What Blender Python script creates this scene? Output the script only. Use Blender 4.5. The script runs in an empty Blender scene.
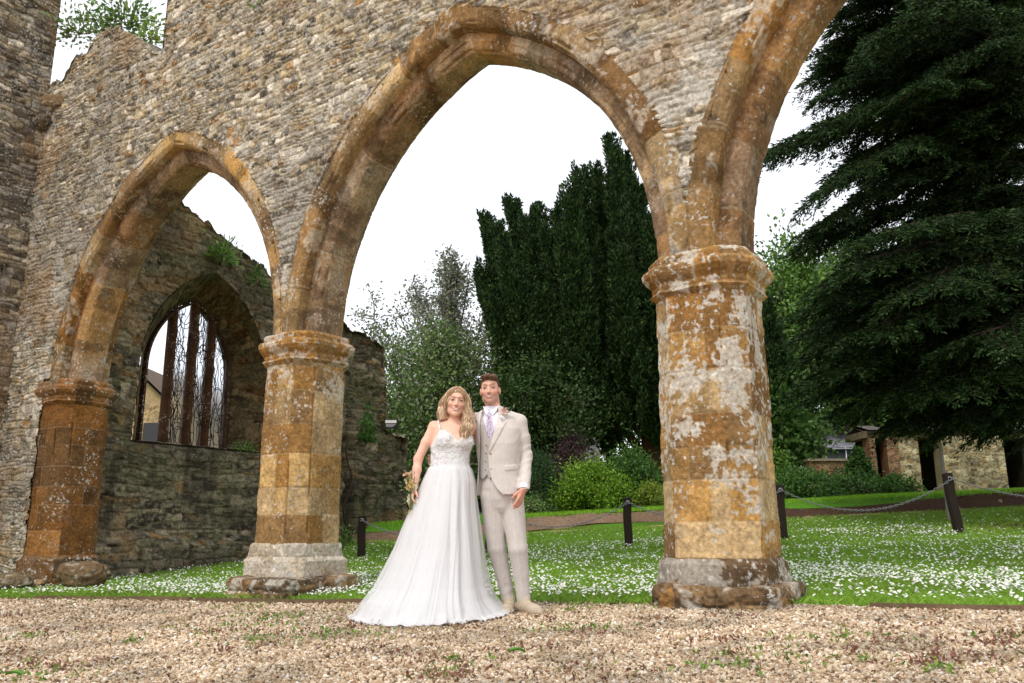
import bpy, math, random
import numpy as np
from mathutils import Vector, Matrix
PI = math.pi
S = bpy.context.scene
COL = S.collection

# ------------------------------------------------------------------ camera, sky, sun, exposure
FOC, PITCH, ROLL, HC = 834.3, 0.2204, 0.0029, 0.6175
cam = bpy.data.cameras.new('camera')
cam_o = bpy.data.objects.new('camera', cam)
COL.objects.link(cam_o)
cam.sensor_width = 36.0
cam.lens = FOC / 1024 * 36.0
cam.clip_start = 0.05
cam.clip_end = 3000
cam_o.matrix_world = (Matrix.Translation((0, 0, HC)) @ Matrix.Rotation(PI / 2 + PITCH, 4, 'X') @ Matrix.Rotation(-ROLL, 4, 'Z'))
S.camera = cam_o
SUN_EL, SUN_AZ = math.radians(52), math.radians(-148)      # azimuth from +Y towards +X: high, behind the camera to the left
w = bpy.data.worlds.new('World')
S.world = w
w.use_nodes = True
nt = w.node_tree
nt.nodes.clear()
wo = nt.nodes.new('ShaderNodeOutputWorld')
bg1 = nt.nodes.new('ShaderNodeBackground')
bg2 = nt.nodes.new('ShaderNodeBackground')
sky = nt.nodes.new('ShaderNodeTexSky')
sky.sky_type = 'NISHITA'
sky.sun_disc = False
sky.sun_elevation = SUN_EL
sky.sun_rotation = SUN_AZ
bg1.inputs['Strength'].default_value = 0.05
nt.links.new(sky.outputs['Color'], bg1.inputs['Color'])
bg2.inputs['Color'].default_value = (1.0, 0.995, 1.0, 1)      # the bright even cloud sheet
bg2.inputs['Strength'].default_value = 1.0
add = nt.nodes.new('ShaderNodeAddShader')
nt.links.new(bg1.outputs[0], add.inputs[0])
nt.links.new(bg2.outputs[0], add.inputs[1])
nt.links.new(add.outputs[0], wo.inputs['Surface'])
sun = bpy.data.lights.new('sun', 'SUN')
sun.energy = 1.5
sun.angle = math.radians(14)
sun.color = (1.0, 0.95, 0.87)
sun_o = bpy.data.objects.new('sun', sun)
COL.objects.link(sun_o)
sd = Vector((math.sin(SUN_AZ) * math.cos(SUN_EL), math.cos(SUN_AZ) * math.cos(SUN_EL), math.sin(SUN_EL)))
sun_o.rotation_euler = sd.to_track_quat('Z', 'Y').to_euler()
S.view_settings.view_transform = 'Standard'
S.view_settings.look = 'None'
S.view_settings.gamma = 1.0
S.view_settings.exposure = 0.2
S.view_settings.use_curve_mapping = False

# ------------------------------------------------------------------ numpy noise
_rs = np.random.RandomState(11)
_P = _rs.permutation(4096)
_V = _rs.rand(4096)

def vn(x, y, z=0.0, seed=0):
    x = np.asarray(x, float) + seed * 17.13
    y = np.asarray(y, float) + seed * 5.71
    z = np.asarray(z, float) + np.zeros_like(x)
    x, y = np.broadcast_arrays(x, y)
    xi, yi, zi = np.floor(x).astype(np.int64), np.floor(y).astype(np.int64), np.floor(z).astype(np.int64)
    fx, fy, fz = x - xi, y - yi, z - zi
    fx, fy, fz = fx * fx * (3 - 2 * fx), fy * fy * (3 - 2 * fy), fz * fz * (3 - 2 * fz)
    flat = not np.any(fz)
    def h(a, b, c):
        return _V[_P[(_P[(_P[a & 4095] + b) & 4095] + c) & 4095]]
    def pl(c):
        a = h(xi, yi, c) * (1 - fx) + h(xi + 1, yi, c) * fx
        b = h(xi, yi + 1, c) * (1 - fx) + h(xi + 1, yi + 1, c) * fx
        return a * (1 - fy) + b * fy
    r = pl(zi)
    if not flat:
        r = r * (1 - fz) + pl(zi + 1) * fz
    return r

def fbm(x, y, z=0.0, o=4, seed=0):
    t, a, n = 0, 1.0, 0
    x = np.asarray(x, float); y = np.asarray(y, float); z = np.asarray(z, float)
    for i in range(o):
        t = t + a * vn(x * 2 ** i, y * 2 ** i, z * 2 ** i, seed + i * 3)
        n += a
        a *= 0.5
    return t / n

def sm(a, b, x):
    t = np.clip((np.asarray(x, float) - a) / (b - a), 0, 1)
    return t * t * (3 - 2 * t)

def mixc(a, b, t):
    return a * (1 - t[..., None]) + np.asarray(b) * t[..., None]

def srgb(r, g, b):
    f = lambda c: ((c / 255 + 0.055) / 1.055) ** 2.4 if c > 10 else c / 255 / 12.92
    return np.array([f(r), f(g), f(b)])

# ------------------------------------------------------------------ mesh helpers
def mesh_np(name, V, F, col=None, smooth=True):
    """V (n,3), F (m,k) all faces with k corners, or a list of such arrays"""
    Fs = F if isinstance(F, list) else [F]
    Fs = [np.asarray(f, np.int32) for f in Fs if len(f)]
    me = bpy.data.meshes.new(name)
    V = np.ascontiguousarray(V, np.float32)
    me.vertices.add(len(V))
    me.vertices.foreach_set('co', V.ravel())
    nl = sum(f.size for f in Fs)
    nf = sum(len(f) for f in Fs)
    me.loops.add(nl)
    me.polygons.add(nf)
    me.loops.foreach_set('vertex_index', np.concatenate([f.ravel() for f in Fs]))
    tot = np.concatenate([np.full(len(f), f.shape[1], np.int32) for f in Fs])
    st = np.concatenate([[0], np.cumsum(tot)[:-1]]).astype(np.int32)
    me.polygons.foreach_set('loop_start', st)
    me.polygons.foreach_set('loop_total', tot)
    me.polygons.foreach_set('use_smooth', np.full(nf, smooth))
    me.update(calc_edges=True)
    if col is not None:
        c = np.ones((len(V), 4), np.float32)
        c[:, :3] = col
        at = me.color_attributes.new('Col', 'FLOAT_COLOR', 'POINT')
        at.data.foreach_set('color', c.ravel())
    return me

def root_loc(o):
    return np.array(o.location) if o is not None else np.zeros(3)

def top_of(o):
    while o.parent is not None:
        o = o.parent
    return o

def link(name, me, m=None, parent=None):
    """mesh given in world coordinates when the thing stands unrotated; children are stored relative to the thing"""
    o = bpy.data.objects.new(name, me)
    COL.objects.link(o)
    if m is not None:
        me.materials.append(m)
    if parent is not None:
        o.parent = parent
    return o

def obj(name, V, F, m, parent=None, col=None, smooth=True, base=None):
    V = np.asarray(V, float)
    if parent is not None:
        off = root_loc(top_of(parent))
        me = mesh_np(name, V - off, F, col, smooth)
        return link(name, me, m, parent)
    if base is None:
        base = np.array([V[:, 0].mean(), V[:, 1].mean(), V[:, 2].min()])
    base = np.asarray(base, float)
    me = mesh_np(name, V - base, F, col, smooth)
    o = link(name, me, m)
    o.location = base
    return o

def tag(o, label=None, cat=None, group=None, kind=None):
    if label: o['label'] = label
    if cat: o['category'] = cat
    if group: o['group'] = group
    if kind: o['kind'] = kind
    return o

def thing(name, loc, label, cat, group=None):
    o = bpy.data.objects.new(name, None)
    o.empty_display_size = 0.2
    COL.objects.link(o)
    o.location = loc
    return tag(o, label, cat, group)

def children(o):
    return [c for c in bpy.data.objects if c.parent == o]

def copy_tree(o, parent=None):
    c = o.copy()
    COL.objects.link(c)
    c.parent = parent
    for ch in children(o):
        copy_tree(ch, c)
    return c

def grid_faces(nu, nv, wrap_u=False, wrap_v=False):
    iu = np.arange(nu if wrap_u else nu - 1)
    iv = np.arange(nv if wrap_v else nv - 1)
    A, B = np.meshgrid(iu, iv, indexing='ij')
    A2, B2 = (A + 1) % nu, (B + 1) % nv
    return np.stack([A * nv + B, A2 * nv + B, A2 * nv + B2, A * nv + B2], -1).reshape(-1, 4)

class MB:
    """collects shapes of one part"""
    def __init__(s):
        s.V, s.Q, s.T, s.C, s.n = [], [], [], [], 0
    def add(s, V, F, c=(1, 1, 1)):
        V = np.asarray(V, float)
        F = np.asarray(F)
        (s.Q if F.shape[1] == 4 else s.T).append(F + s.n)
        s.V.append(V)
        s.C.append(np.broadcast_to(np.asarray(c, float), (len(V), 3)))
        s.n += len(V)
        return s
    def box(s, x0, x1, y0, y1, z0, z1, c=(1, 1, 1), M=None):
        V = np.array([[x, y, z] for x in (x0, x1) for y in (y0, y1) for z in (z0, z1)], float)
        if M is not None:
            V = V @ M[0].T + M[1]
        F = [[0, 1, 3, 2], [4, 6, 7, 5], [0, 4, 5, 1], [2, 3, 7, 6], [0, 2, 6, 4], [1, 5, 7, 3]]
        return s.add(V, F, c)
    def tube(s, P, R, n=8, c=(1, 1, 1), cap=True):
        P = np.asarray(P, float)
        R = np.broadcast_to(np.asarray(R, float), (len(P),))
        T = np.gradient(P, axis=0)
        T /= np.linalg.norm(T, axis=1)[:, None] + 1e-9
        ref = np.array([0, 0, 1.0]) if abs(T[:, 2]).mean() < 0.8 else np.array([1.0, 0, 0])
        A = np.cross(T, ref); A /= np.linalg.norm(A, axis=1)[:, None] + 1e-9
        B = np.cross(T, A)
        th = np.arange(n) / n * 2 * PI
        V = P[:, None] + R[:, None, None] * (np.cos(th)[None, :, None] * A[:, None] + np.sin(th)[None, :, None] * B[:, None])
        s.add(V.reshape(-1, 3), grid_faces(len(P), n, wrap_v=True), c)
        if cap:
            for k, i in ((0, 0), (1, len(P) - 1)):
                ring = V[i]
                s.add(np.vstack([ring, P[i]]), [[j, (j + 1) % n, n] if k else [(j + 1) % n, j, n] for j in range(n)], c)
        return s
    def build(s, name, m, parent=None, smooth=False, base=None):
        V = np.vstack(s.V)
        F = []
        if s.Q: F.append(np.vstack(s.Q))
        if s.T: F.append(np.vstack(s.T))
        return obj(name, V, F, m, parent, np.vstack(s.C), smooth, base)

# ------------------------------------------------------------------ materials
MATS = {}
def mat(name, rough=0.9, bump=0.0, bscale=40.0, var=0.0, vscale=30.0, spec=0.3, lichen=0.0, lscale=60.0, trans=0.0, color=None, sheen=0.0, metal=0.0, dist=0.01):
    """material that takes the mesh's own colours ('Col'), breaks them with fine noise and adds fine relief"""
    m = bpy.data.materials.new(name)
    m.use_nodes = True
    n = m.node_tree.nodes
    L = m.node_tree.links
    p = n['Principled BSDF']
    p.inputs['Roughness'].default_value = rough
    p.inputs['Specular IOR Level'].default_value = spec
    p.inputs['Metallic'].default_value = metal
    if sheen:
        p.inputs['Sheen Weight'].default_value = sheen
    geo = n.new('ShaderNodeTexCoord')
    if color is None:
        at = n.new('ShaderNodeAttribute'); at.attribute_name = 'Col'
        out = at.outputs['Color']
    else:
        rg = n.new('ShaderNodeRGB'); rg.outputs[0].default_value = (*color, 1)
        out = rg.outputs[0]
    if var:
        t = n.new('ShaderNodeTexNoise'); t.inputs['Scale'].default_value = vscale; t.inputs['Detail'].default_value = 6
        L.new(geo.outputs['Object'], t.inputs['Vector'])
        mr = n.new('ShaderNodeMapRange'); mr.inputs['From Min'].default_value = 0.25; mr.inputs['From Max'].default_value = 0.75
        mr.inputs['To Min'].default_value = 1 - var; mr.inputs['To Max'].default_value = 1 + var
        L.new(t.outputs['Fac'], mr.inputs['Value'])
        mx = n.new('ShaderNodeVectorMath'); mx.operation = 'SCALE'
        L.new(out, mx.inputs[0]); L.new(mr.outputs[0], mx.inputs['Scale'])
        out = mx.outputs[0]
    if lichen:
        t = n.new('ShaderNodeTexNoise'); t.inputs['Scale'].default_value = lscale; t.inputs['Detail'].default_value = 3
        L.new(geo.outputs['Object'], t.inputs['Vector'])
        t2 = n.new('ShaderNodeTexNoise'); t2.inputs['Scale'].default_value = 2.2; t2.inputs['Detail'].default_value = 3
        L.new(geo.outputs['Object'], t2.inputs['Vector'])
        ad = n.new('ShaderNodeMath'); ad.operation = 'MULTIPLY_ADD'; ad.inputs[1].default_value = 0.55
        L.new(t2.outputs['Fac'], ad.inputs[0]); L.new(t.outputs['Fac'], ad.inputs[2])
        mr = n.new('ShaderNodeMapRange'); mr.inputs['From Min'].default_value = 1.0 - lichen; mr.inputs['From Max'].default_value = 1.10 - lichen
        L.new(ad.outputs[0], mr.inputs['Value'])
        mx = n.new('ShaderNodeMix'); mx.data_type = 'RGBA'
        mx.inputs['B'].default_value = (0.50, 0.48, 0.43, 1)
        L.new(mr.outputs[0], mx.inputs['Factor']); L.new(out, mx.inputs['A'])
        out = mx.outputs['Result']
    L.new(out, p.inputs['Base Color'])
    if bump:
        t = n.new('ShaderNodeTexNoise'); t.inputs['Scale'].default_value = bscale; t.inputs['Detail'].default_value = 8; t.inputs['Roughness'].default_value = 0.65
        L.new(geo.outputs['Object'], t.inputs['Vector'])
        b = n.new('ShaderNodeBump'); b.inputs['Strength'].default_value = bump; b.inputs['Distance'].default_value = dist
        L.new(t.outputs['Fac'], b.inputs['Height']); L.new(b.outputs[0], p.inputs['Normal'])
    if trans:
        tr = n.new('ShaderNodeBsdfTranslucent'); L.new(out, tr.inputs['Color'])
        ms = n.new('ShaderNodeMixShader'); ms.inputs[0].default_value = trans
        L.new(p.outputs[0], ms.inputs[1]); L.new(tr.outputs[0], ms.inputs[2])
        L.new(ms.outputs[0], n['Material Output'].inputs['Surface'])
    MATS[name] = m
    return m

M_rub = mat('rubble stone', 0.95, 1.0, 55, 0.45, 34, 0.12, lichen=0.14, lscale=30, dist=0.02)
M_dark = mat('weathered dark stone', 0.95, 0.9, 35, 0.45, 26, 0.12, lichen=0.02, lscale=48, dist=0.02)
M_ash = mat('ironstone ashlar', 0.92, 0.7, 45, 0.40, 34, 0.12, lichen=0.09, lscale=30, dist=0.016)
M_grass = mat('grass blades', 0.6, trans=0.25, spec=0.25)
M_petal = mat('daisy petals', 0.7, trans=0.15)
M_stone = mat('gravel stones', 0.85, 0.3, 200, 0.2, 120, 0.25)
M_soil = mat('soil', 0.95, 0.8, 30, 0.35, 20, 0.1, dist=0.03)
M_lawn = mat('turf', 0.95, 0.8, 40, 0.35, 25, 0.1, dist=0.03)
M_leaf = mat('leaves', 0.55, trans=0.25, spec=0.3)
M_needle = mat('needles', 0.7, trans=0.08, spec=0.15)
M_bark = mat('bark', 0.95, 0.8, 25, 0.3, 15, 0.15, dist=0.03)
M_wood = mat('weathered wood', 0.85, 0.4, 60, 0.3, 40, 0.25)
M_metal = mat('galvanised steel', 0.45, 0.1, 80, 0.1, 50, 0.5, metal=0.7)
M_paint = mat('render and paint', 0.85, 0.2, 30, 0.12, 12, 0.2)

# ------------------------------------------------------------------ the place: terrain height and the frame of the arcade
def gz(x, y):
    x = np.asarray(x, float); y = np.asarray(y, float)
    return (.034 * np.clip(x, -9, 14) + np.interp(y, [7, 12.5, 15, 17, 17.5, 25, 60, 200], [0, .13, .27, .5, .82, 1.05, 1.8, 2.5])
            + .016 * np.clip(x, -3, 8) * sm(8, 13, y))
ANG, BAY = 0.5807, 4.6936
AU = np.array([math.cos(ANG), -math.sin(ANG), 0.0])      # along the arcade, to the right
AW = np.array([math.sin(ANG), math.cos(ANG), 0.0])       # through the arcade, away from the viewer
AC = np.array([1.6173, 6.6232, 0.0])                     # centre of the right-hand pillar
def swz(s, w, z):
    s, w, z = np.broadcast_arrays(np.asarray(s, float), np.asarray(w, float), np.asarray(z, float))
    z = z + (.012 * np.minimum(s, 1) - .04) * np.clip(z / 2.4, 0, 1)      # the old courses dip a little towards the far left
    return AC + s[..., None] * AU + w[..., None] * AW + z[..., None] * np.array([0, 0, 1.0])

def eye_ray(px, py):
    a, b = px - 512.0, 341.5 - py
    X = a * math.cos(ROLL) + b * math.sin(ROLL)
    Y = -a * math.sin(ROLL) + b * math.cos(ROLL)
    return np.array([X, FOC * math.cos(PITCH) - Y * math.sin(PITCH), FOC * math.sin(PITCH) + Y * math.cos(PITCH)])

def at(px, py, Y):
    """the point at depth Y seen at this place of the photograph, used to measure positions"""
    r = eye_ray(px, py)
    return r / r[1] * Y + np.array([0, 0, HC])

def ground_at(px, Y):
    x = at(px, 500, Y)[0]
    return np.array([x, Y, float(gz(x, Y))])
# ------------------------------------------------------------------ masonry patterns
BUFF, GREY, CREAM, DGREY, RUST, TAN = (srgb(172, 157, 130), srgb(156, 148, 135), srgb(214, 203, 184), srgb(104, 98, 88), srgb(164, 126, 80), srgb(186, 166, 130))

def layout(u, v, seed, ch, wl):
    rs = np.random.RandomState(seed)
    vmin, vmax = float(v.min()) - 1, float(v.max()) + 1
    hs = rs.uniform(ch[0], ch[1], int((vmax - vmin) / ch[0]) + 3)
    vb = vmin + np.concatenate([[0], np.cumsum(hs)])
    k = np.clip(np.searchsorted(vb, v) - 1, 0, len(vb) - 2)
    umin, umax = float(u.min()) - 1, float(u.max()) + 1
    BIG = (umax - umin) + 5
    nw = int((umax - umin) / wl[0]) + 3
    W = rs.uniform(wl[0], wl[1], (len(vb), nw)) * rs.uniform(.8, 1.3, (len(vb), 1))
    B = np.concatenate([np.zeros((len(vb), 1)), np.cumsum(W, 1)], 1)
    B = np.minimum(B, BIG - 1e-3) + np.arange(len(vb))[:, None] * BIG
    fb = B.ravel()
    q = (u - umin) + k * BIG
    j = np.clip(np.searchsorted(fb, q) - 1, 0, len(fb) - 2)
    du = np.minimum(q - fb[j], fb[j + 1] - q)
    dv = np.minimum(v - vb[k], vb[k + 1] - v)
    return j + seed * 100003, np.maximum(du, 0), np.maximum(dv, 0), (q - fb[j]) / (fb[j + 1] - fb[j] + 1e-6) - .5, (v - vb[k]) / (vb[k + 1] - vb[k]) - .5

def idr(j, n):
    return _V[_P[(_P[j & 4095] + (j >> 12) * 7 + n * 131) & 4095]]

def rubble(u, v, seed, ch=(.05, .12), wl=(.12, .36), relief=.03, pal=None, wts=None, mort=srgb(128, 114, 92), gap=.008):
    wu = u + .06 * (vn(u * 1.3, v * 1.3, 0, seed) - .5) + .035 * (vn(u * 7, v * 14, 0, seed + 1) - .5) + .012 * (vn(u * 30, v * 34, 0, seed + 9) - .5)
    wv = v + .08 * (vn(u * .5, v * .8, 0, seed + 2) - .5) + .07 * (vn(u * 2.6, v * 3, 0, seed + 3) - .5) + .034 * (vn(u * 8, v * 10, 0, seed + 4) - .5) + .012 * (vn(u * 27, v * 30, 0, seed + 12) - .5)
    a = layout(wu, wv, seed, ch, wl)
    b = layout(wu + .04, wv + .03, seed + 1, (ch[0] * 1.7, ch[1] * 1.6), (wl[0] * 1.1, wl[1] * .9))
    e = layout(wu, wv, seed + 2, (ch[0] * .8, ch[1] * .7), (wl[0] * .8, wl[1] * .7))
    n1 = vn(u * 2.2, v * 3.6, 0, seed + 5)
    pick, pick2 = n1 > .60, n1 < .30
    j, du, dv, fu, fv = [np.where(pick, q2, np.where(pick2, q3, q1)) for q1, q2, q3 in zip(a, b, e)]
    du = np.maximum(du, 1e-4); dv = np.maximum(dv, 1e-4)
    d = (du ** -3.0 + dv ** -3.0) ** (-1 / 3.0)
    g = gap * (.4 + 1.6 * idr(j, 7) ** 2)
    prof = sm(g * .2, g * .8 + .009, d)
    h = relief * .75 * (prof - 1) + relief * .9 * (idr(j, 1) - .5) * prof + .026 * prof * (fu * (idr(j, 2) - .5) + fv * .5 * (idr(j, 3) - .5))
    h = h + .020 * (fbm(u * 16, v * 20, 0, 4, seed + 6) - .5)
    if pal is None:
        pal, wts = [BUFF, GREY, CREAM, DGREY, RUST, TAN], [.27, .24, .20, .11, .05, .13]
    cw = np.cumsum(wts) / np.sum(wts)
    ci = np.clip(np.searchsorted(cw, idr(j, 4)), 0, len(pal) - 1)
    c = np.array(pal)[ci] * (.66 + .66 * idr(j, 5))[:, None]
    c = c * (.55 + .9 * fbm(u * 12, v * 15, 0, 4, seed + 8))[:, None]
    c = mixc(c, np.asarray(mort) * .85, (1 - sm(.1, .8, prof)) * .8)
    # pale mortar smeared between, pale and dark crusts on the stones
    c = mixc(c, np.asarray(pal[2 if len(pal) > 2 else 0]) * 1.08, sm(.58, .66, fbm(u * 19, v * 24, 0, 3, seed + 14)) * .55)
    c = c * (1 - .5 * sm(.60, .70, fbm(u * 11 + 5, v * 16, 0, 3, seed + 17)))[:, None]
    return h, c

def stains(u, v, c, seed, amt=.5):
    k = sm(.52, .70, fbm(u * .7, v * .7, 0, 4, seed)) * amt
    c = mixc(c, DGREY * .8, k)
    k = sm(.60, .70, fbm(u * .9 + 9, v * .9, 0, 4, seed + 3)) * .35
    return mixc(c, RUST, k)

# ------------------------------------------------------------------ the arcade
SPR = 2.78                     # springing height
HALF = BAY / 2 - .36           # half span of an opening
RISE = 5.50 - SPR
RR = (HALF ** 2 + RISE ** 2) / (2 * HALF)
def arch_pt(sc, q, rho):
    """q 0..1 along the pointed arch from left springing to apex to right; rho = radius; returns s, z and the radial direction"""
    phi_max = math.acos((RR - HALF) / RR)
    off = RR - HALF
    q = np.asarray(q, float)
    left = q < .5
    # the apex for this radius: where the two arcs meet
    pm = np.arccos(np.clip(off / rho, -1, 1))
    a = np.where(left, q * 2, (1 - q) * 2) * pm
    s = np.where(left, off - rho * np.cos(a), -(off - rho * np.cos(a)))
    z = rho * np.sin(a)
    return sc + s, SPR + z

def inside_arch(s, z, sc, rho):
    off = RR - HALF
    x = np.abs(s - sc)
    up = (z >= SPR) & (((x + off) ** 2 + (z - SPR) ** 2) < rho ** 2)
    lo = (z < SPR) & (x < rho - off)
    return up | lo

CENTRES = [-1.5 * BAY, -.5 * BAY, .5 * BAY]
arc = thing('ruined_arcade', tuple(AC), 'long ruined arcade of pale rubble stone with pointed orange ironstone arches on tall pillars', 'arcade')

def wall_top(s):
    t = np.where(s > -7.45, 9.3 + .3 * np.sin(s * 1.7), np.interp(s, [-11.5, -10.1, -9.8, -9.2, -8.6, -8.0, -7.7, -7.45], [7.72, 7.75, 7.95, 8.05, 8.02, 7.65, 7.3, 7.15]))
    return t + .16 * (np.round(vn(s * 3.1, s * 0, 0, 3) * 3) / 3 - .5) + .05 * (vn(s * 14, s * 0, 0, 5) - .5)

def front_wall(w0, sgn, step, name, seed, s0, s1):
    ns, nz = int((s1 - s0) / step), int(10.0 / step)
    s = np.linspace(s0, s1, ns); z = np.linspace(-.45, 9.55, nz)
    Sg, Zg = np.meshgrid(s, z, indexing='ij')
    u, v = Sg.ravel(), Zg.ravel()
    h, c = rubble(u, v, seed, ch=(.035, .085), wl=(.07, .24), relief=.022, mort=srgb(158, 144, 118))
    for sc in CENTRES:
        h = h - .07 * inside_arch(u, v, sc, RR + .37)
    # low over the pillars the stones are washed with pale lichen
    k = np.zeros_like(u)
    for sc in (-2 * BAY, -BAY, 0.0):
        k = np.maximum(k, np.exp(-((u - sc) / .8) ** 2 - ((v - 3.9) / 1.3) ** 2))
    k = k * sm(.42, .62, fbm(u * 5, v * 6, 0, 4, seed + 20))
    c = mixc(c, srgb(206, 200, 188), k * .85)
    c = stains(u, v, c, seed + 31, .4)
    top = wall_top(u)
    keep = v < top
    for sc in CENTRES:
        keep &= ~inside_arch(u, v, sc, RR + .30)
    for sc in (-BAY, 0.0):
        keep &= ~((v < SPR + .05) & (abs(u - sc) < 2.0))
    keep &= ~((v < SPR + .05) & (u > -2 * BAY - .12 - .08 * vn(v * 4, v * 0, 0, 77)))
    keep &= ~((v < SPR + .05) & (u > 1.5))
    h = h + .05 * (fbm(u * .8, v * .8, 0, 3, seed + 40) - .5)
    P = swz(u, w0 - sgn * h, v)
    F = grid_faces(ns, nz)
    F = F[keep[F].all(1)]
    if sgn < 0:
        F = F[:, ::-1]
    used = np.unique(F)
    rm = -np.ones(len(P), int); rm[used] = np.arange(len(used))
    return P[used], rm[F], c[used], (s, w0)

V, F, C, _ = front_wall(-.385, 1, .0105, 'f', 100, -10.55, 3.4)
rw = obj('rubble_wall', V, F[:, ::-1], M_rub, arc, C)
mb = MB()
V, F, C, _ = front_wall(.385, -1, .035, 'b', 140, -10.0, 7.0)
mb.add(V, F[:, ::-1], C)
V, F, C, _ = front_wall(-.385, 1, .035, 'f2', 190, 3.36, 7.0)      # beyond the right edge of the photograph
mb.add(V, F[:, ::-1], C)
# the ragged top of the wall
ns = 700; s = np.linspace(-10.55, 7.0, ns); wv = np.linspace(-.39, .39, 26)
Sg, Wg = np.meshgrid(s, wv, indexing='ij'); u, v = Sg.ravel(), Wg.ravel()
tz = wall_top(u) - .03 + .14 * (fbm(u * 4, v * 4, 0, 3, 9) - .45)
tz = np.where(abs(v) > .37, wall_top(u) - .05, tz)
h, c = rubble(u, v, 210, ch=(.08, .2))
mb.add(swz(u, v, tz), grid_faces(ns, 26), c * .8)
V = swz(np.array([-10.5, -9.50, -9.50, -10.5] * 2), np.array([-.34, -.34, .34, .34] * 2), np.array([-.4] * 4 + [SPR + .2] * 4))
mb.add(V, [[0, 1, 5, 4], [1, 2, 6, 5]], srgb(120, 104, 80))
mb.build('wall_core', M_rub, arc, smooth=True)

# ---- arch orders
IRON = [srgb(174, 134, 78), srgb(158, 118, 66), srgb(184, 150, 98), srgb(146, 114, 74), srgb(170, 140, 96), srgb(184, 156, 114), srgb(144, 104, 56)]
def sweep_arch(sc, prof, joints, seed, dark, ns, pal=None, phase=.0, lich=.5):
    """sweep a cross-section of (rho, w) corner points along the arch as cut stones"""
    prof = np.array(prof, float)
    seg = np.linalg.norm(np.diff(prof, axis=0), axis=1)
    L = np.concatenate([[0], np.cumsum(seg)])
    npf = int(L[-1] / .013)
    t = np.unique(np.concatenate([np.linspace(0, L[-1], npf), L]))
    rho, w = np.interp(t, L, prof[:, 0]), np.interp(t, L, prof[:, 1])
    edge = np.min(np.abs(t[:, None] - L[None, 1:-1]), axis=1) if len(L) > 2 else np.full(len(t), 1.0)
    # corner wear: pull vertices towards the inside of the section near corners
    cen_r, cen_w = RR + .30, 0.0
    ln = 2 * RR * math.acos((RR - HALF) / RR)
    q = np.linspace(0, 1, ns)
    Q, T = np.meshgrid(q, t, indexing='ij')
    Rg, Wg = np.meshgrid(q, rho, indexing='ij')[1], np.meshgrid(q, w, indexing='ij')[1]
    E = np.meshgrid(q, edge, indexing='ij')[1]
    arcl = (Q * ln).ravel()
    jw = ln / joints
    ph = (arcl / jw + phase + .18 * (vn(np.floor(arcl / jw), 0 * arcl + seed) - .5))
    jid = np.floor(ph).astype(int) + seed * 53
    dj = np.minimum(ph - np.floor(ph), 1 - (ph - np.floor(ph))) * jw
    r, ww, tt, e = Rg.ravel(), Wg.ravel(), T.ravel(), E.ravel()
    nz = fbm(arcl * 5, tt * 5, 0, 4, seed) - .5
    fine = fbm(arcl * 22, tt * 22, 0, 3, seed + 5) - .5
    groove = 1 - sm(.001, .009, dj)
    worn = sm(.03, .0, e) * (.004 + .04 * sm(.5, .75, fbm(arcl * 2.6, tt * .8, 0, 3, seed + 9)))
    disp = .010 * nz + .010 * fine - .009 * groove + .008 * (idr(jid, 3) - .5) - worn
    # the outer stones bite unevenly into the rubble
    r = r + np.where((r > RR + .35), .10 * (idr(jid, 8) - .55), 0)
    # displace away from the core of the section
    dr, dw = r - cen_r, ww - cen_w
    dl = np.sqrt(dr ** 2 + dw ** 2) + 1e-6
    r2 = r + disp * dr / dl
    w2 = ww + disp * dw / dl
    s, z = arch_pt(sc, Q.ravel(), r2)
    lim = BAY / 2 + .004
    s = sc + np.clip(s - sc, -lim, lim)
    z = z - .06 * sm(.02, 0, Q.ravel()) - .06 * sm(.98, 1, Q.ravel())
    c = np.array(pal or IRON)[np.floor(idr(jid, 1) * 6.99).astype(int)] * (.75 + .45 * idr(jid, 2))[:, None]
    c = c * (.62 + .76 * fbm(arcl * 7, tt * 7, 0, 4, seed + 11))[:, None]
    c = mixc(c, srgb(112, 92, 70), sm(.45, .65, fbm(arcl * 1.4, tt * 1.4, 0, 3, seed + 15)) * .55)
    c = c * (.75 + .5 * fbm(arcl * 26, tt * 26, 0, 3, seed + 23))[:, None]
    c = mixc(c, srgb(200, 192, 176), sm(.57, .62, .6 * fbm(arcl * 4, tt * 5, 0, 3, seed + 17) + .4 * fbm(arcl * 24, tt * 24, 0, 3, seed + 27)) * lich)
    c = c * (1 - .4 * sm(.56, .64, fbm(arcl * 5 + 9, tt * 3, 0, 4, seed + 33)))[:, None]
    c = mixc(c, srgb(172, 154, 128), groove * .6)
    P = swz(s, w2, z)
    return P, grid_faces(ns, len(t)), c * dark

PINK = [srgb(176, 144, 108), srgb(158, 126, 92), srgb(186, 156, 120), srgb(146, 120, 94), srgb(170, 132, 86), srgb(182, 158, 126), srgb(154, 118, 80)]
for i, sc in enumerate(CENTRES):
    ns = [460, 620, 420][i]
    outer = [(RR + .42, -.30), (RR + .42, -.376), (RR + .22, -.388), (RR + .175, -.350), (RR + .17, .350), (RR + .22, .388), (RR + .42, .376), (RR + .42, .30)]
    P, F, c = sweep_arch(sc, outer, 15, 300 + i * 7, 1.0, ns)
    ar = obj('arch', P, F[:, ::-1], M_ash, arc, c)
    inner = [(RR + .21, -.225), (RR + .065, -.225), (RR + .0, -.165), (RR + .0, .165), (RR + .065, .225), (RR + .21, .225)]
    P, F, c = sweep_arch(sc, inner, 13, 340 + i * 7, .92, ns, pal=PINK, phase=.4, lich=.25)
    obj('inner_order', P, F[:, ::-1], M_ash, ar, c)

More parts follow.
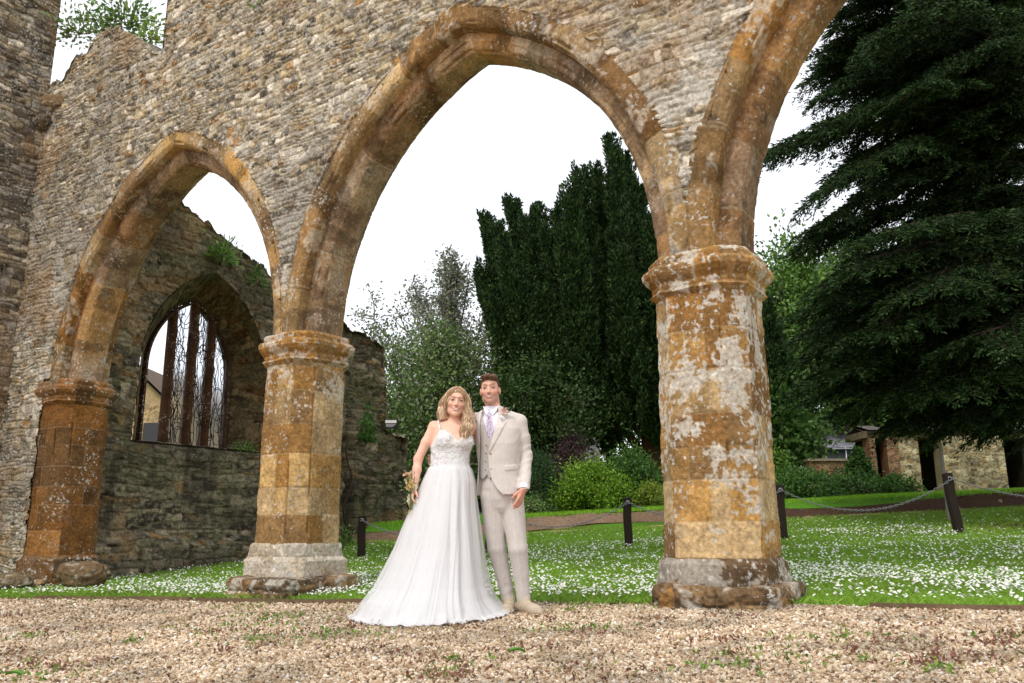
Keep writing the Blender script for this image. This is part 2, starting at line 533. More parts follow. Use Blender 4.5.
# ---- pillars
def chamfer_ring(hw, ch, n_per):
    """points round a square of half width hw with corners cut by ch, and running length"""
    a = hw - ch
    pts = [(-a, -hw), (a, -hw), (hw, -a), (hw, a), (a, hw), (-a, hw), (-hw, a), (-hw, -a), (-a, -hw)]
    pts = np.array(pts, float)
    seg = np.linalg.norm(np.diff(pts, axis=0), axis=1)
    L = np.concatenate([[0], np.cumsum(seg)])
    t = np.unique(np.round(np.concatenate([np.linspace(0, L[-1], n_per), L]), 6))[:-1]
    x, y = np.interp(t, L, pts[:, 0]), np.interp(t, L, pts[:, 1])
    e = np.min(np.abs(t[:, None] - L[None, :]), axis=1)
    face = np.clip(np.searchsorted(L, t + 1e-6) - 1, 0, 7)
    return x, y, t, e, face

def stack_mesh(sc, wc, prof, ch_h, seed, npr, dz, ramp=None, blocks=True, lich=.5, rough=.013, col=None, cham=.42):
    """a chamfered-square stone shaft: prof = [(z, half width)] up its height"""
    prof = np.array(prof, float)
    seg = np.linalg.norm(np.diff(prof, axis=0), axis=1)
    L = np.concatenate([[0], np.cumsum(seg)])
    t = np.unique(np.round(np.concatenate([np.linspace(0, L[-1], max(4, int(L[-1] / dz))), L]), 5))
    z, hw = np.interp(t, L, prof[:, 0]), np.interp(t, L, prof[:, 1])
    x, y, tu, e, face = chamfer_ring(1.0, cham, npr)
    n, m_ = len(t), len(tu)
    Z, HW = np.repeat(z, m_), np.repeat(hw, m_)
    X, Y, TU, E, FC = np.tile(x, n), np.tile(y, n), np.tile(tu, n) * .4, np.tile(e, n) * .4, np.tile(face, n)
    # courses
    rs = np.random.RandomState(seed)
    zb = np.concatenate([[z.min() - .001], z.min() + np.cumsum(rs.uniform(ch_h * .8, ch_h * 1.2, 30))])
    k = np.searchsorted(zb, Z + .012 * (vn(TU * 3, Z * 0 + seed) - .5)) - 1
    dvz = np.minimum(abs(Z - zb[k]), abs(zb[k + 1] - Z))
    # one or two stones per face, the joint shifting with the course
    jx = (idr(k * 11 + FC * 3 + seed, 1) - .5) * .5
    has = idr(k * 11 + FC * 3 + seed, 2) > .35
    fx = np.where(FC == 0, X, np.where(FC == 2, Y, np.where(FC == 4, -X, np.where(FC == 6, -Y, 9))))
    dj = np.where(has, abs(fx - jx) * .4, 1)
    side = (fx > jx) & has
    jid = k * 37 + FC * 5 + side * 2 + seed * 71
    corner_join = np.isin(FC, [1, 3, 5, 7])
    jid = np.where(corner_join, k * 37 + (FC - 1) * 5 + seed * 71, jid)
    g = np.maximum(1 - sm(.001, .008, dvz), 1 - sm(.001, .006, dj)) * (.35 + .65 * vn(TU * 9, Z * 9, 0, seed + 40)) if blocks else np.zeros_like(Z)
    disp = rough * 1.6 * (fbm(TU * 4, Z * 4, 0, 4, seed) - .5) + .012 * (fbm(TU * 24, Z * 24, 0, 4, seed + 3) - .5) - .008 * g + .009 * (idr(jid, 3) - .5)
    disp -= sm(.02, 0, E) * (.0 + .035 * sm(.5, .75, fbm(TU * 1, Z * 4, 0, 3, seed + 5)))
    nrm = np.sqrt(X ** 2 + Y ** 2)
    XX = sc + X * HW + disp * X / nrm
    YY = wc + Y * HW + disp * Y / nrm
    ZZ = Z + (disp * .6 if not blocks else 0)
    pal = IRON if col is None else col
    c = np.array(pal)[np.floor(idr(jid, 4) * (len(pal) - .01)).astype(int)] * (.78 + .4 * idr(jid, 5))[:, None]
    c = c * (.62 + .76 * fbm(TU * 8, Z * 8, 0, 4, seed + 7))[:, None]
    c = c * (.72 + .56 * fbm(TU * 30, Z * 30, 0, 3, seed + 23))[:, None]
    c = mixc(c, srgb(118, 90, 58), sm(.45, .7, fbm(TU * 2, Z * 2, 0, 3, seed + 8)) * .5)
    lm = np.ones_like(Z) if ramp is None else ramp(X, Y, Z)
    lk = sm(.0, .035, .62 * fbm(TU * 5, Z * 5, 0, 4, seed + 9) + .38 * fbm(TU * 26, Z * 26, 0, 3, seed + 29) - (.67 - .17 * lm))
    c = mixc(c, srgb(198, 190, 176), lk * lich)
    sp = sm(.0, .04, fbm(TU * 24, Z * 24, 0, 3, seed + 19) - (.84 - .15 * lm))
    c = mixc(c, srgb(212, 208, 198), sp * .8)
    c = mixc(c, srgb(168, 148, 120), g * .55)
    V = swz(XX, YY, ZZ)
    F = grid_faces(n, m_, wrap_v=True)
    # close the top and bottom
    V = np.vstack([V, swz(sc, wc, z[0])[None], swz(sc, wc, z[-1])[None]])
    c = np.vstack([c, c[:1], c[-1:]])
    i = np.arange(m_)
    T0 = np.stack([(i + 1) % m_, i, np.full(m_, n * m_)], 1)
    T1 = np.stack([(n - 1) * m_ + i, (n - 1) * m_ + (i + 1) % m_, np.full(m_, n * m_ + 1)], 1)
    return V, [F[:, ::-1], T0, T1], c

def plinth_mesh(sc, wc, z0, z1, hx, hy, seed, step=.014):
    """a worn footing of squared stones"""
    u = []; 
    n = int(4 * (hx + hy) / step)
    th = np.linspace(0, 2 * PI, n, endpoint=False)
    p = 9.0
    cx, cy = np.cos(th), np.sin(th)
    k = (np.abs(cx) ** p + np.abs(cy) ** p) ** (-1 / p)
    X, Y = cx * k, cy * k
    lay = [(z0, 1.0), (z1 - .05, 1.0), (z1, .97), (z1 + .004, .3)]
    lz = np.array([l[0] for l in lay]); lf = np.array([l[1] for l in lay])
    t = np.concatenate([np.linspace(0, 1, int((z1 - z0) / step)), np.linspace(1.02, 3, 10)])
    z = np.interp(t, [0, 1, 2, 3], [z0, z1 - .05, z1, z1 + .004])
    f = np.interp(t, [0, 1, 2, 3], [1, 1, .96, .3])
    N = len(t)
    Z, Fc = np.repeat(z, n), np.repeat(f, n)
    XX, YY = np.tile(X, N) * hx * Fc, np.tile(Y, N) * hy * Fc
    U = XX + 3 * np.sign(YY) + YY * 1.3
    h, c = rubble(XX * 1.0 + YY * .9, Z + .5, seed, ch=(.16, .26), wl=(.25, .6), relief=.03, pal=[srgb(140, 104, 62), srgb(116, 92, 66), srgb(150, 122, 86), srgb(96, 78, 58)], wts=[.3, .3, .2, .2])
    big = .07 * (fbm(XX * 2.2 + 7, YY * 2.2, Z * 2, 3, seed + 2) - .5)
    r = np.sqrt(XX ** 2 + YY ** 2) + 1e-6
    kk = (h * 1.3 + big) * sm(.4, .9, Fc)
    XX, YY = XX + kk * XX / r, YY + kk * YY / r
    Z2 = Z + .05 * (fbm(XX * 5, YY * 5, 0, 3, seed + 4) - .5) * sm(z0 + .05, z1, Z)
    c = mixc(c, srgb(186, 178, 164), sm(.56, .64, fbm(XX * 9, YY * 9, Z * 9, 4, seed + 7)) * .7)
    V = np.vstack([swz(sc + XX, wc + YY, Z2), swz(sc, wc, z1 + .006)[None]])
    c = np.vstack([c, c[-1:]])
    i = np.arange(n)
    T1 = np.stack([(N - 1) * n + i, (N - 1) * n + (i + 1) % n, np.full(n, N * n)], 1)
    return V, [grid_faces(N, n, wrap_v=True)[:, ::-1], T1[:, ::-1]], c

HWP = .385
_C = [(2.385, HWP - .02), (2.42, HWP + .012), (2.44, HWP + .03), (2.475, HWP + .032), (2.50, HWP + .018), (2.54, HWP + .035), (2.59, HWP + .075), (2.64, HWP + .098),
        (2.69, HWP + .10), (2.725, HWP + .085), (2.74, HWP + .045), (2.80, HWP + .03), (2.84, HWP + .01), (2.86, HWP - .05)]
CAPP = [(2.455 + (z_ - 2.385) * .76, h_) for z_, h_ in _C]
def pillar(sc, wc, seed, foot, lich, ramp, base_prof, base_col, pl, fine, shaft_col=None, cap_r=0.0):
    V, F, c = stack_mesh(sc, wc, [(foot, HWP), (2.48, HWP - .012)], .31, seed, int(280 * fine), .0105 / fine, ramp=ramp, lich=lich, col=shaft_col)
    p = obj('pillar', V, F, M_ash, arc, c)
    V, F, c = stack_mesh(sc, wc, [(z_, h_ - (.022 if h_ > HWP + .03 else 0)) for z_, h_ in CAPP], .5, seed + 5, int(300 * fine), .011, blocks=False, lich=lich, rough=.016, ramp=(lambda X, Y, Z: .75 + 0 * X), cham=.40, col=shaft_col)
    obj('capital', V, F, M_ash, p, c)
    V, F, c = stack_mesh(sc, wc, base_prof, .24, seed + 9, int(260 * fine), .013, lich=(.5 if shaft_col is None else .08), rough=.03, col=base_col, cham=.32)
    obj('pillar_base', V, F, M_ash, p, c)
    V, F, c = plinth_mesh(sc + pl[0], wc + pl[1], pl[4] - .4, pl[5], pl[2], pl[3], seed + 21)
    obj('foundation', V, F, M_ash, p, c)

DK = [srgb(92, 74, 56), srgb(104, 84, 62), srgb(84, 70, 56)]
PALE = [srgb(172, 156, 132), srgb(182, 166, 142), srgb(160, 142, 116)]
pillar(0, 0, 501, .40, .82, lambda X, Y, Z: .55 + .45 * sm(1.1, 1.6, Z) - .25 * sm(.9, .7, Z), [(.19, HWP + .035), (.36, HWP + .03), (.405, HWP + .0), (.41, HWP - .1)], DK, (.04, .0, .49, .49, .05, .215), 1.1)
pillar(-BAY, 0, 531, .46, .62, lambda X, Y, Z: .05 + .6 * sm(1.6, 2.2, Z), [(.10, HWP + .06), (.31, HWP + .055), (.35, HWP + .02), (.47, HWP + .015), (.495, HWP + .0), (.497, HWP - .1)], PALE, (.20, -.20, .47, .56, -.12, .15), 1.0)
pillar(-2 * BAY, 0.03, 561, .28, .12, lambda X, Y, Z: 0 * X, [(-.25, HWP + .04), (.26, HWP + .03), (.30, HWP)], [srgb(112, 78, 44), srgb(92, 66, 40)], (-.1, .0, .50, .46, -.3, -.02), 1.0, [srgb(132, 90, 46), srgb(112, 76, 40), srgb(146, 102, 56), srgb(98, 70, 42)])  # dark orange-brown shaft, with the shade on this pillar put into its colours
# ------------------------------------------------------------------ wall returning towards the viewer at the far left
def plane_wall(name, org, du, nrm, u0, u1, z0, z1, step, seed, parent, topf, cut=None, pal=None, wts=None, ch=(.05, .12), wl=(.12, .36), m=M_dark, relief=.03, post=None, big=.05, base=None, flip=False):
    nu, nz = int((u1 - u0) / step), int((z1 - z0) / step)
    U, Z = np.meshgrid(np.linspace(u0, u1, nu), np.linspace(z0, z1, nz), indexing='ij')
    u, z = U.ravel(), Z.ravel()
    h, c = rubble(u, z, seed, ch=ch, wl=wl, relief=relief, pal=pal, wts=wts)
    h = h + big * (fbm(u * .9, z * .9, 0, 3, seed + 40) - .5)
    c = stains(u, z, c, seed + 31)
    if post: h, c = post(u, z, h, c)
    keep = z < topf(u)
    if cut is not None: keep &= ~cut(u, z)
    zd = z + (.012 * float((np.asarray(org) - AC) @ AU) - .04) * np.clip(z / 2.4, 0, 1)
    P = np.asarray(org) + u[:, None] * du + zd[:, None] * np.array([0, 0, 1.]) + h[:, None] * nrm
    F = grid_faces(nu, nz)
    F = F[keep[F].all(1)]
    if flip: F = F[:, ::-1]
    used = np.unique(F); rm = -np.ones(len(P), int); rm[used] = np.arange(len(used))
    if name is None:
        return P[used], rm[F], c[used]
    return obj(name, P[used], rm[F], m, parent, c[used], base=base)

DW_PAL = [srgb(124, 114, 94), srgb(104, 96, 80), srgb(152, 140, 116), srgb(74, 69, 58), srgb(128, 102, 68), srgb(112, 107, 84)]
DW_WT = [.28, .25, .15, .14, .08, .10]
side = thing('ruined_side_wall', tuple(swz(-10.5, -2.5, -.3)), 'dark ruined rubble wall end running towards the viewer at the far left edge', 'wall')
# its face looks to the right (+s); u runs towards the viewer (-w)
plane_wall('wall', swz(-10.5, -.36, 0), -AW, AU, 0, 4.2, -.6, 10.5, .013, 700, side, lambda u: 9.6 + .25 * np.round(np.sin(u * 3)), pal=[BUFF, GREY, DGREY, srgb(104, 94, 78), CREAM], wts=[.25, .30, .12, .18, .15], m=M_rub)
mb = MB()
for a, b in (((-10.56), -11.4),):
    # the end, the top and the far face close the wall's thickness
    V = swz(np.array([-11.4, -10.53, -10.53, -11.4, -11.4, -10.53, -10.53, -11.4]), np.array([-4.55, -4.55, -.34, -.34] * 2), np.array([-.6] * 4 + [9.3] * 4))
    mb.add(V, [[0, 1, 5, 4], [3, 7, 6, 2], [0, 4, 7, 3], [4, 5, 6, 7]], srgb(110, 100, 84))
mb.build('wall_core', M_dark, side)
# a worn corbel stub high in the corner
def lump(c0, rx, ry, rz, seed, n=28, col=srgb(96, 70, 46), amp=.35, M=None, flat=3.0):
    th = np.linspace(0, PI, n); ph = np.linspace(0, 2 * PI, 2 * n, endpoint=False)
    T, Ph = np.meshgrid(th, ph, indexing='ij')
    x, y, z = (np.sin(T) * np.cos(Ph)).ravel(), (np.sin(T) * np.sin(Ph)).ravel(), np.cos(T).ravel()
    k = (abs(x) ** flat + abs(y) ** flat + abs(z) ** flat) ** (-1 / flat)
    x, y, z = x * k, y * k, z * k
    r = 1 + amp * (fbm(x * 1.5 + seed, y * 1.5, z * 1.5, 3, seed) - .5) + amp * .3 * (fbm(x * 6 + seed, y * 6, z * 6, 2, seed) - .5)
    V = np.stack([x * rx * r, y * ry * r, z * rz * r], 1)
    if M is not None: V = V @ M.T
    c = np.asarray(col)[None] * (.6 + .8 * fbm(x * 4, y * 4, z * 4, 3, seed + 4))[:, None]
    c = mixc(c, srgb(190, 184, 170), sm(.6, .68, fbm(x * 5, y * 5, z * 5 + 3, 4, seed + 8)) * .6)
    return V + np.asarray(c0), grid_faces(n, 2 * n, wrap_v=True)[:, ::-1], c
V, F, C = lump(swz(-10.4, -.42, 7.0), .11, .13, .12, 3, col=srgb(92, 80, 64))
obj('corbel', V, F, M_dark, side, C)
V, F, C = lump(swz(-10.15, -.40, 7.3), .24, .06, .10, 5, col=srgb(122, 100, 72))
obj('rust_stone', V, F, M_dark, arc, C)

# ------------------------------------------------------------------ window wall behind the left bay, running away from the arcade
SW = -9.79          # face
ww = thing('window_wall', tuple(swz(-10.2, 3.5, 0)), 'dark mossy ruined wall with a tall pointed window, its broken top stepping down to the right', 'wall')
def arch2(u, z, c0, half, spr, rise):
    R = (half ** 2 + rise ** 2) / (2 * half); off = R - half
    x = abs(u - c0)
    return ((z >= spr) & ((x + off) ** 2 + (z - spr) ** 2 < R * R)) | ((z < spr) & (x < half))
def arch2_curve(c0, half, spr, rise, z0, n=90):
    R = (half ** 2 + rise ** 2) / (2 * half); off = R - half
    pm = math.acos(off / R)
    a = np.linspace(0, pm, n)
    lz = np.linspace(z0, spr, 30)[:-1]
    xl, zl = off - R * np.cos(a), spr + R * np.sin(a)
    x = np.concatenate([np.full(29, -half), xl, -xl[::-1][1:], np.full(29, half)])
    z = np.concatenate([lz, zl, zl[::-1][1:], lz[::-1]])
    return c0 + x, z
def ww_top(u):
    t = np.interp(u, [0, .9, 1.74, 2.6, 3.6, 4.6, 5.7, 6.5, 6.86, 6.93, 7.02, 7.08, 7.7, 7.75], [6.95, 6.55, 6.2, 5.85, 5.5, 5.15, 4.92, 4.80, 4.68, 4.1, 3.4, 2.82, 2.78, 2.3])
    return t + .14 * (np.round(vn(u * 5, u * 0, 0, 13) * 3) / 3 - .5) + .06 * (vn(u * 19, u * 0, 0, 15) - .5)
def ww_post(u, z, h, c):
    # rough core masonry where the facing has gone, the wall below the sill stands a little forward
    rough = sm(5.2, 5.9, u)
    h = h + rough * .55 * (fbm(u * 1.6, z * 1.3, 0, 4, 77) - .52) + rough * .08 * (fbm(u * 8, z * 8, 0, 3, 78) - .5)
    h = h - .28 * np.exp(-((u - 6.05 - .1 * np.sin(z * 2)) / .10) ** 2) * sm(3.3, 2.7, z)
    h = h + .07 * sm(2.10, 2.06, z) * sm(5.6, 5.3, u) + .10 * sm(.55, .45, z + .1 * np.sin(u * 3)) * sm(5.6, 5.3, u)
    k = sm(.5, .68, fbm(u * 1.1, z * 1.1, 0, 4, 80))
    c = mixc(c, srgb(62, 57, 46), k * .5)
    k = sm(.56, .7, fbm(u * 1.7, z * 1.7, 0, 4, 85))
    c = mixc(c, srgb(86, 90, 58), k * .3)
    # dark streaks running down below the sill
    k = sm(.5, .7, fbm(u * 6, z * .8, 0, 3, 90)) * sm(2.1, 1.9, z) * sm(.3, 1.2, z)
    return h, mixc(c, srgb(40, 36, 30), k * .55)
OC, OH, OS, OR_ = 2.47, 1.27, 3.32, 1.85
IC, IH, IS, IR = 2.62, .87, 3.52, 1.28
SILL = 2.13
plane_wall('wall_face', swz(SW, 0, 0), AW, AU, .30, 7.75, -.3, 7.2, .017, 720, ww, ww_top, flip=True,
           cut=lambda u, z: arch2(u, z, OC, OH, OS, OR_) & (z > SILL), pal=DW_PAL, wts=DW_WT, ch=(.07, .17), wl=(.15, .42), relief=.035, post=ww_post)
mb = MB()
V, F, C = plane_wall(None, swz(SW - .84, 0, 0), AW, -AU, .30, 7.75, -.3, 7.2, .05, 730, None, ww_top, cut=lambda u, z: arch2(u, z, IC, IH, IS, IR) & (z > SILL), pal=DW_PAL, wts=DW_WT)
mb.add(V, F, C)
u = np.linspace(.3, 7.75, 420); sv = np.linspace(-.86, .02, 24)
Ug, Sg = np.meshgrid(u, sv, indexing='ij'); uu, ss = Ug.ravel(), Sg.ravel()
h, c = rubble(uu, ss, 735, pal=DW_PAL, wts=DW_WT)
zt = ww_top(uu) - .03 + .16 * (fbm(uu * 4, ss * 4, 0, 3, 9) - .4) * (abs(ss + .42) < .4)
mb.add(swz(SW + ss, uu, zt), grid_faces(420, 24)[:, ::-1], c * .9)
# broken far end
zz = np.linspace(-.3, 2.8, 90); Zg, Sg = np.meshgrid(zz, sv, indexing='ij'); z_, ss = Zg.ravel(), Sg.ravel()
h, c = rubble(ss, z_, 738, pal=DW_PAL, wts=DW_WT)
mb.add(swz(SW + ss, 7.72 + h * 2, np.minimum(z_, ww_top(np.full_like(z_, 7.7)))), grid_faces(90, 24)[:, ::-1], c)
mb.build('wall_core', M_dark, ww, smooth=True)
# the splayed reveal between the outer arch and the window
n = 90
xo, zo = arch2_curve(OC, OH, OS, OR_, SILL, n); xi, zi = arch2_curve(IC, IH, IS, IR, SILL, n)
tt = np.linspace(0, 1, 60)
X = xo[:, None] * (1 - tt) + xi[:, None] * tt; Z = zo[:, None] * (1 - tt) + zi[:, None] * tt
arcl = np.concatenate([[0], np.cumsum(np.hypot(np.diff(xo), np.diff(zo)))])
# finer along the arch
fi = np.linspace(0, len(xo) - 1, 520)
X = np.stack([np.interp(fi, np.arange(len(xo)), X[:, k]) for k in range(60)], 1)
Z = np.stack([np.interp(fi, np.arange(len(xo)), Z[:, k]) for k in range(60)], 1)
al = np.interp(fi, np.arange(len(xo)), arcl)
A_, T_ = np.meshgrid(al, tt * .8, indexing='ij')
h, c = rubble(T_.ravel(), A_.ravel(), 750, ch=(.14, .26), wl=(.25, .5), relief=.025, pal=[srgb(112, 98, 72), srgb(92, 84, 62), srgb(130, 112, 82), srgb(100, 74, 46)], wts=[.3, .3, .2, .2])
c = mixc(c, srgb(86, 88, 60), sm(.5, .68, fbm(T_.ravel() * 3, A_.ravel() * 1.5, 0, 4, 88)) * .35)
V = swz(SW + .01 - T_.ravel() - 0 * h, X.ravel(), Z.ravel())
cx, cz = X.ravel() - OC, Z.ravel() - 3.4
V = V - (h * np.sign(cx) * (Z.ravel() < OS))[:, None] * AW - (h * (Z.ravel() >= OS))[:, None] * np.array([0, 0, 1.])
obj('window_reveal', V, grid_faces(520, 60), M_dark, ww, c)
# sloping sill
uu, tt = np.meshgrid(np.linspace(OC - OH - .02, OC + OH + .02, 150), np.linspace(-.03, .84, 40), indexing='ij')
h, c = rubble(uu.ravel(), tt.ravel(), 755, ch=(.3, .45), wl=(.3, .6), relief=.02, pal=[srgb(140, 130, 112), srgb(116, 108, 92)], wts=[.5, .5])
V = swz(SW + .06 - tt.ravel(), uu.ravel(), SILL - .02 + h + .03 * sm(0, .3, tt.ravel()))
obj('sill', V, grid_faces(150, 40)[:, ::-1], M_dark, ww, c)
# mullions, frame and leaded lattice
win = MB()
def ring_prism(mb, xs, zs, s0, s1, thick, c):
    d = np.stack([np.gradient(xs), np.gradient(zs)], 1); d /= np.linalg.norm(d, axis=1)[:, None] + 1e-9
    nx, nz = -d[:, 1], d[:, 0]
    R = [swz(s0, xs, zs), swz(s1, xs, zs), swz(s1, xs - nx * thick, zs - nz * thick), swz(s0, xs - nx * thick, zs - nz * thick)]
    V = np.stack(R, 1).reshape(-1, 3)
    mb.add(V, grid_faces(len(xs), 4, wrap_v=True), c)
xi2, zi2 = arch2_curve(IC, IH - .0, IS, IR, SILL + .02, 40)
ring_prism(win, xi2, zi2, SW - .68, SW - .86, .04, srgb(78, 56, 40))
wf = win.build('window', M_ash, ww)
lights = [(1.80, 2.17), (2.29, 2.59), (2.73, 2.99), (3.09, 3.44)]
mull = [2.23, 2.66, 3.04]
def win_head(u):
    R = (IH ** 2 + IR ** 2) / (2 * IH); off = R - IH
    x = np.abs(u - IC) + off
    return IS + np.sqrt(np.maximum(R * R - x * x, 0))
for k, mu in enumerate(mull):
    b = MB(); top = float(win_head(np.array(mu))) - .02
    hw = .055 if k != 1 else .062
    n_ = 60; zz = np.linspace(SILL, top, n_)
    ring = np.array([(-hw, -.06), (-hw * .4, -.12), (hw * .4, -.12), (hw, -.06), (hw, .06), (hw * .4, .12), (-hw * .4, .12), (-hw, .06)])
    wob = .010 * (fbm(zz * 5, zz * 0 + k, 0, 3, 60 + k) - .5)
    V = swz(SW - .76 + ring[None, :, 1] * np.ones((n_, 1)), mu + ring[None, :, 0] + wob[:, None], zz[:, None] * np.ones((1, 8)))
    cc = srgb(84, 58, 40)[None] * (.6 + .7 * fbm(zz * 6, zz * 0, k, 3, 66))[:, None]
    b.add(V.reshape(-1, 3), grid_faces(n_, 8, wrap_v=True)[:, ::-1], np.repeat(cc, 8, 0))
    b.build('mullion', M_ash, wf, smooth=True)
# thin metal lattice of twisting leading in three of the four lights
rs = np.random.RandomState(5)
M_glass = bpy.data.materials.new('pale window film'); M_glass.use_nodes = True
p = M_glass.node_tree.nodes['Principled BSDF']; p.inputs['Base Color'].default_value = (.78, .8, .85, 1); p.inputs['Roughness'].default_value = .5
p.inputs['Transmission Weight'].default_value = .9; p.inputs['IOR'].default_value = 1.05
for (a, b_) in lights[1:]:
    lat = MB()
    top = lambda uq: win_head(np.array(uq)) - .03
    m_ = 1
    for k in range(15):      # wandering uprights
        zz = np.linspace(SILL + .02, 4.75, 60)
        uu = a + (b_ - a) * (rs.rand() + .35 * (fbm(zz * 3.5 + k * 9, zz * 0, 0, 3, k + 3) - .5) * 2.2)
        uu = np.clip(uu, a, b_)
        ok = zz < top(uu)
        if k > 5:
            i0 = rs.randint(0, 45); ok &= (np.arange(60) >= i0) & (np.arange(60) < i0 + 12)
        if ok.sum() > 3:
            P = swz(SW - .77 + .01 * rs.rand(), uu[ok], zz[ok]); lat.tube(P, .006, 4, srgb(30, 28, 26))
    for k in range(34):      # curls across
        z0 = rs.uniform(SILL + .08, 4.5); 
        th = np.linspace(0, rs.uniform(2, 5), 9) + rs.uniform(0, 6)
        r = rs.uniform(.05, .12)
        uu = np.clip(rs.uniform(a, b_) + r * np.cos(th), a - .01, b_ + .01); zz = z0 + r * 1.3 * np.sin(th)
        ok = (zz < top(uu)) & (zz > SILL)
        if ok.sum() > 3: lat.tube(swz(SW - .77, uu[ok], zz[ok]), .0065, 4, srgb(30, 28, 26))
    ue = np.linspace(a - .03, b_ + .03, 8)
    lat.tube(swz(SW - .77, np.full(2, a - .02), np.array([SILL, float(top(a - .0))])), .012, 4, srgb(26, 24, 22))
    lat.tube(swz(SW - .77, np.full(2, b_ + .02), np.array([SILL, float(top(b_))])), .012, 4, srgb(26, 24, 22))
    lat.build('lattice', M_wood, wf)
    g = MB(); uq = np.linspace(a - .03, b_ + .03, 12)
    V = np.concatenate([swz(SW - .775, uq, uq * 0 + SILL + .01), swz(SW - .775, uq, top(uq))])
    g.add(V, [[i, i + 1, 13 + i, 12 + i] for i in range(11)], (.8, .8, .85))
    go = g.build('pane', M_glass, wf)

# small notice on the broken end of the wall
pc = at(391, 424, 16.3)
sg = thing('plaque', tuple(pc), 'small white and black notice fixed on the ledge at the broken wall end', 'sign')
b = MB()
def vbox(mb, c, hx, hy, hz, col, rz=0.0):
    M = np.array([[math.cos(rz), -math.sin(rz), 0], [math.sin(rz), math.cos(rz), 0], [0, 0, 1.]])
    mb.box(-hx, hx, -hy, hy, -hz, hz, col, (M, np.asarray(c, float)))
vbox(b, pc, .13, .02, .09, (.02, .02, .02)); b.build('board', M_paint, sg)
b = MB(); vbox(b, pc + np.array([0, -.022, .045]), .11, .004, .03, (.75, .75, .75))
for k in range(3): vbox(b, pc + np.array([-.02 * k * .5, -.022, -.01 - .022 * k]), .10 - .015 * k, .003, .004, (.6, .6, .6))
b.build('lettering', M_paint, sg)
# ------------------------------------------------------------------ ground sheets
EDGE = np.array([[7.5, 3.2], [3.14, 5.38], [2.06, 6.24], [1.12, 6.64], [.39, 7.12], [-1.56, 7.84], [-3.42, 8.68], [-4.33, 9.13], [-5.7, 9.68], [-9.5, 11.2]])
def edge_y(x):
    return np.interp(x, EDGE[::-1, 0], EDGE[::-1, 1])
xs = np.concatenate([np.linspace(-900, -30, 14), np.linspace(-28, 28, 140), np.linspace(30, 900, 14)])
ys = np.concatenate([np.linspace(-900, -10, 10), np.linspace(-8, 30, 160), np.linspace(32, 80, 16), np.linspace(100, 1400, 14)])
X, Y = np.meshgrid(xs, ys, indexing='ij'); x, y = X.ravel(), Y.ravel()
V = np.stack([x, y, gz(x, y) - .012 + .03 * (fbm(x * .4, y * .4, 0, 2, 5) - .5) * (y < 7)], 1)
gc = srgb(176, 152, 122)[None] * (.8 + .4 * fbm(x, y, 0, 3, 6))[:, None]
far = np.maximum(sm(22, 30, y), sm(-8.5, -9.5, x) * sm(13, 14, y))
gc = mixc(gc, srgb(70, 96, 40), far)
M_grav = mat('gravel bed', 0.95, 1.0, 60, 0.5, 70, 0.1, dist=.02)
o = obj('gravel_ground', V, grid_faces(len(xs), len(ys)), M_grav, None, gc, base=(0, 0, 0)); tag(o, 'pale tan gravel yard in front of the arcade', 'ground', kind='structure')

GRN = np.array([.10, .22, .022])
def ribbon(name, x0, x1, nx, f0, f1, ny, lift, colf, m, label, amp=.0):
    X = np.linspace(x0, x1, nx)[:, None] * np.ones((1, ny)); T = np.ones((nx, 1)) * np.linspace(0, 1, ny)[None]
    y0, y1 = f0(X), f1(X)
    Y = y0 + (y1 - y0) * T
    x, y = X.ravel(), Y.ravel()
    z = gz(x, y) + lift + amp * (fbm(x * 2, y * 2, 0, 3, 8) - .5)
    o = obj(name, np.stack([x, y, z], 1), grid_faces(nx, ny), m, None, colf(x, y), base=(0, 0, 0))
    return tag(o, label, 'ground', kind='structure')
bank0 = lambda x: 17.0 + .0 * x + .15 * np.sin(x * .7)
bank1 = lambda x: 17.42 + .0 * x + .15 * np.sin(x * .7)
def lawncol(x, y):
    c = GRN[None] * (.55 + .7 * fbm(x * 1.2, y * 1.2, 0, 3, 12))[:, None]
    k = sm(.55, .7, fbm(x * .9, y * .7, 0, 3, 14)) * .4
    c = mixc(c, srgb(110, 100, 50), k)
    k = np.exp(-((y - edge_y(x)) / .16) ** 2) * .6          # worn earthy rim along the gravel
    c = mixc(c, srgb(112, 98, 66), k)
    k = np.exp(-((x - 8.2) / 1.3) ** 2 - ((y - 14.0) / .8) ** 2)      # bare patch under the big tree
    c = mixc(c, srgb(92, 66, 44), np.clip(k * 1.4, 0, 1))
    k = np.exp(-((x + 4.7) / 1.6) ** 2 - ((y - edge_y(x) - .1) / .35) ** 2)
    return mixc(c, srgb(104, 92, 70), np.clip(k, 0, .8))
ribbon('lawn', -12, 26, 420, edge_y, bank0, 180, .008, lawncol, M_lawn, 'daisy lawn behind the arcade', .03)
ribbon('bank', -3.5, 26, 300, bank0, bank1, 14, .012, lambda x, y: mixc(srgb(126, 104, 84)[None] * (.7 + .6 * fbm(x * 2, y * 2, 0, 3, 22))[:, None], srgb(72, 52, 40), sm(3.2, 4.5, x) * .85), M_soil, 'low earthen bank below the upper lawn', .10)
ribbon('upper_lawn', -12, 34, 200, bank1, lambda x: 27 + 0 * x, 40, .016, lambda x, y: np.array([.10, .25, .02])[None] * (.7 + .5 * fbm(x * 1.5, y * 1.5, 0, 3, 25))[:, None], M_lawn, 'bright mown strip of upper lawn', .02)

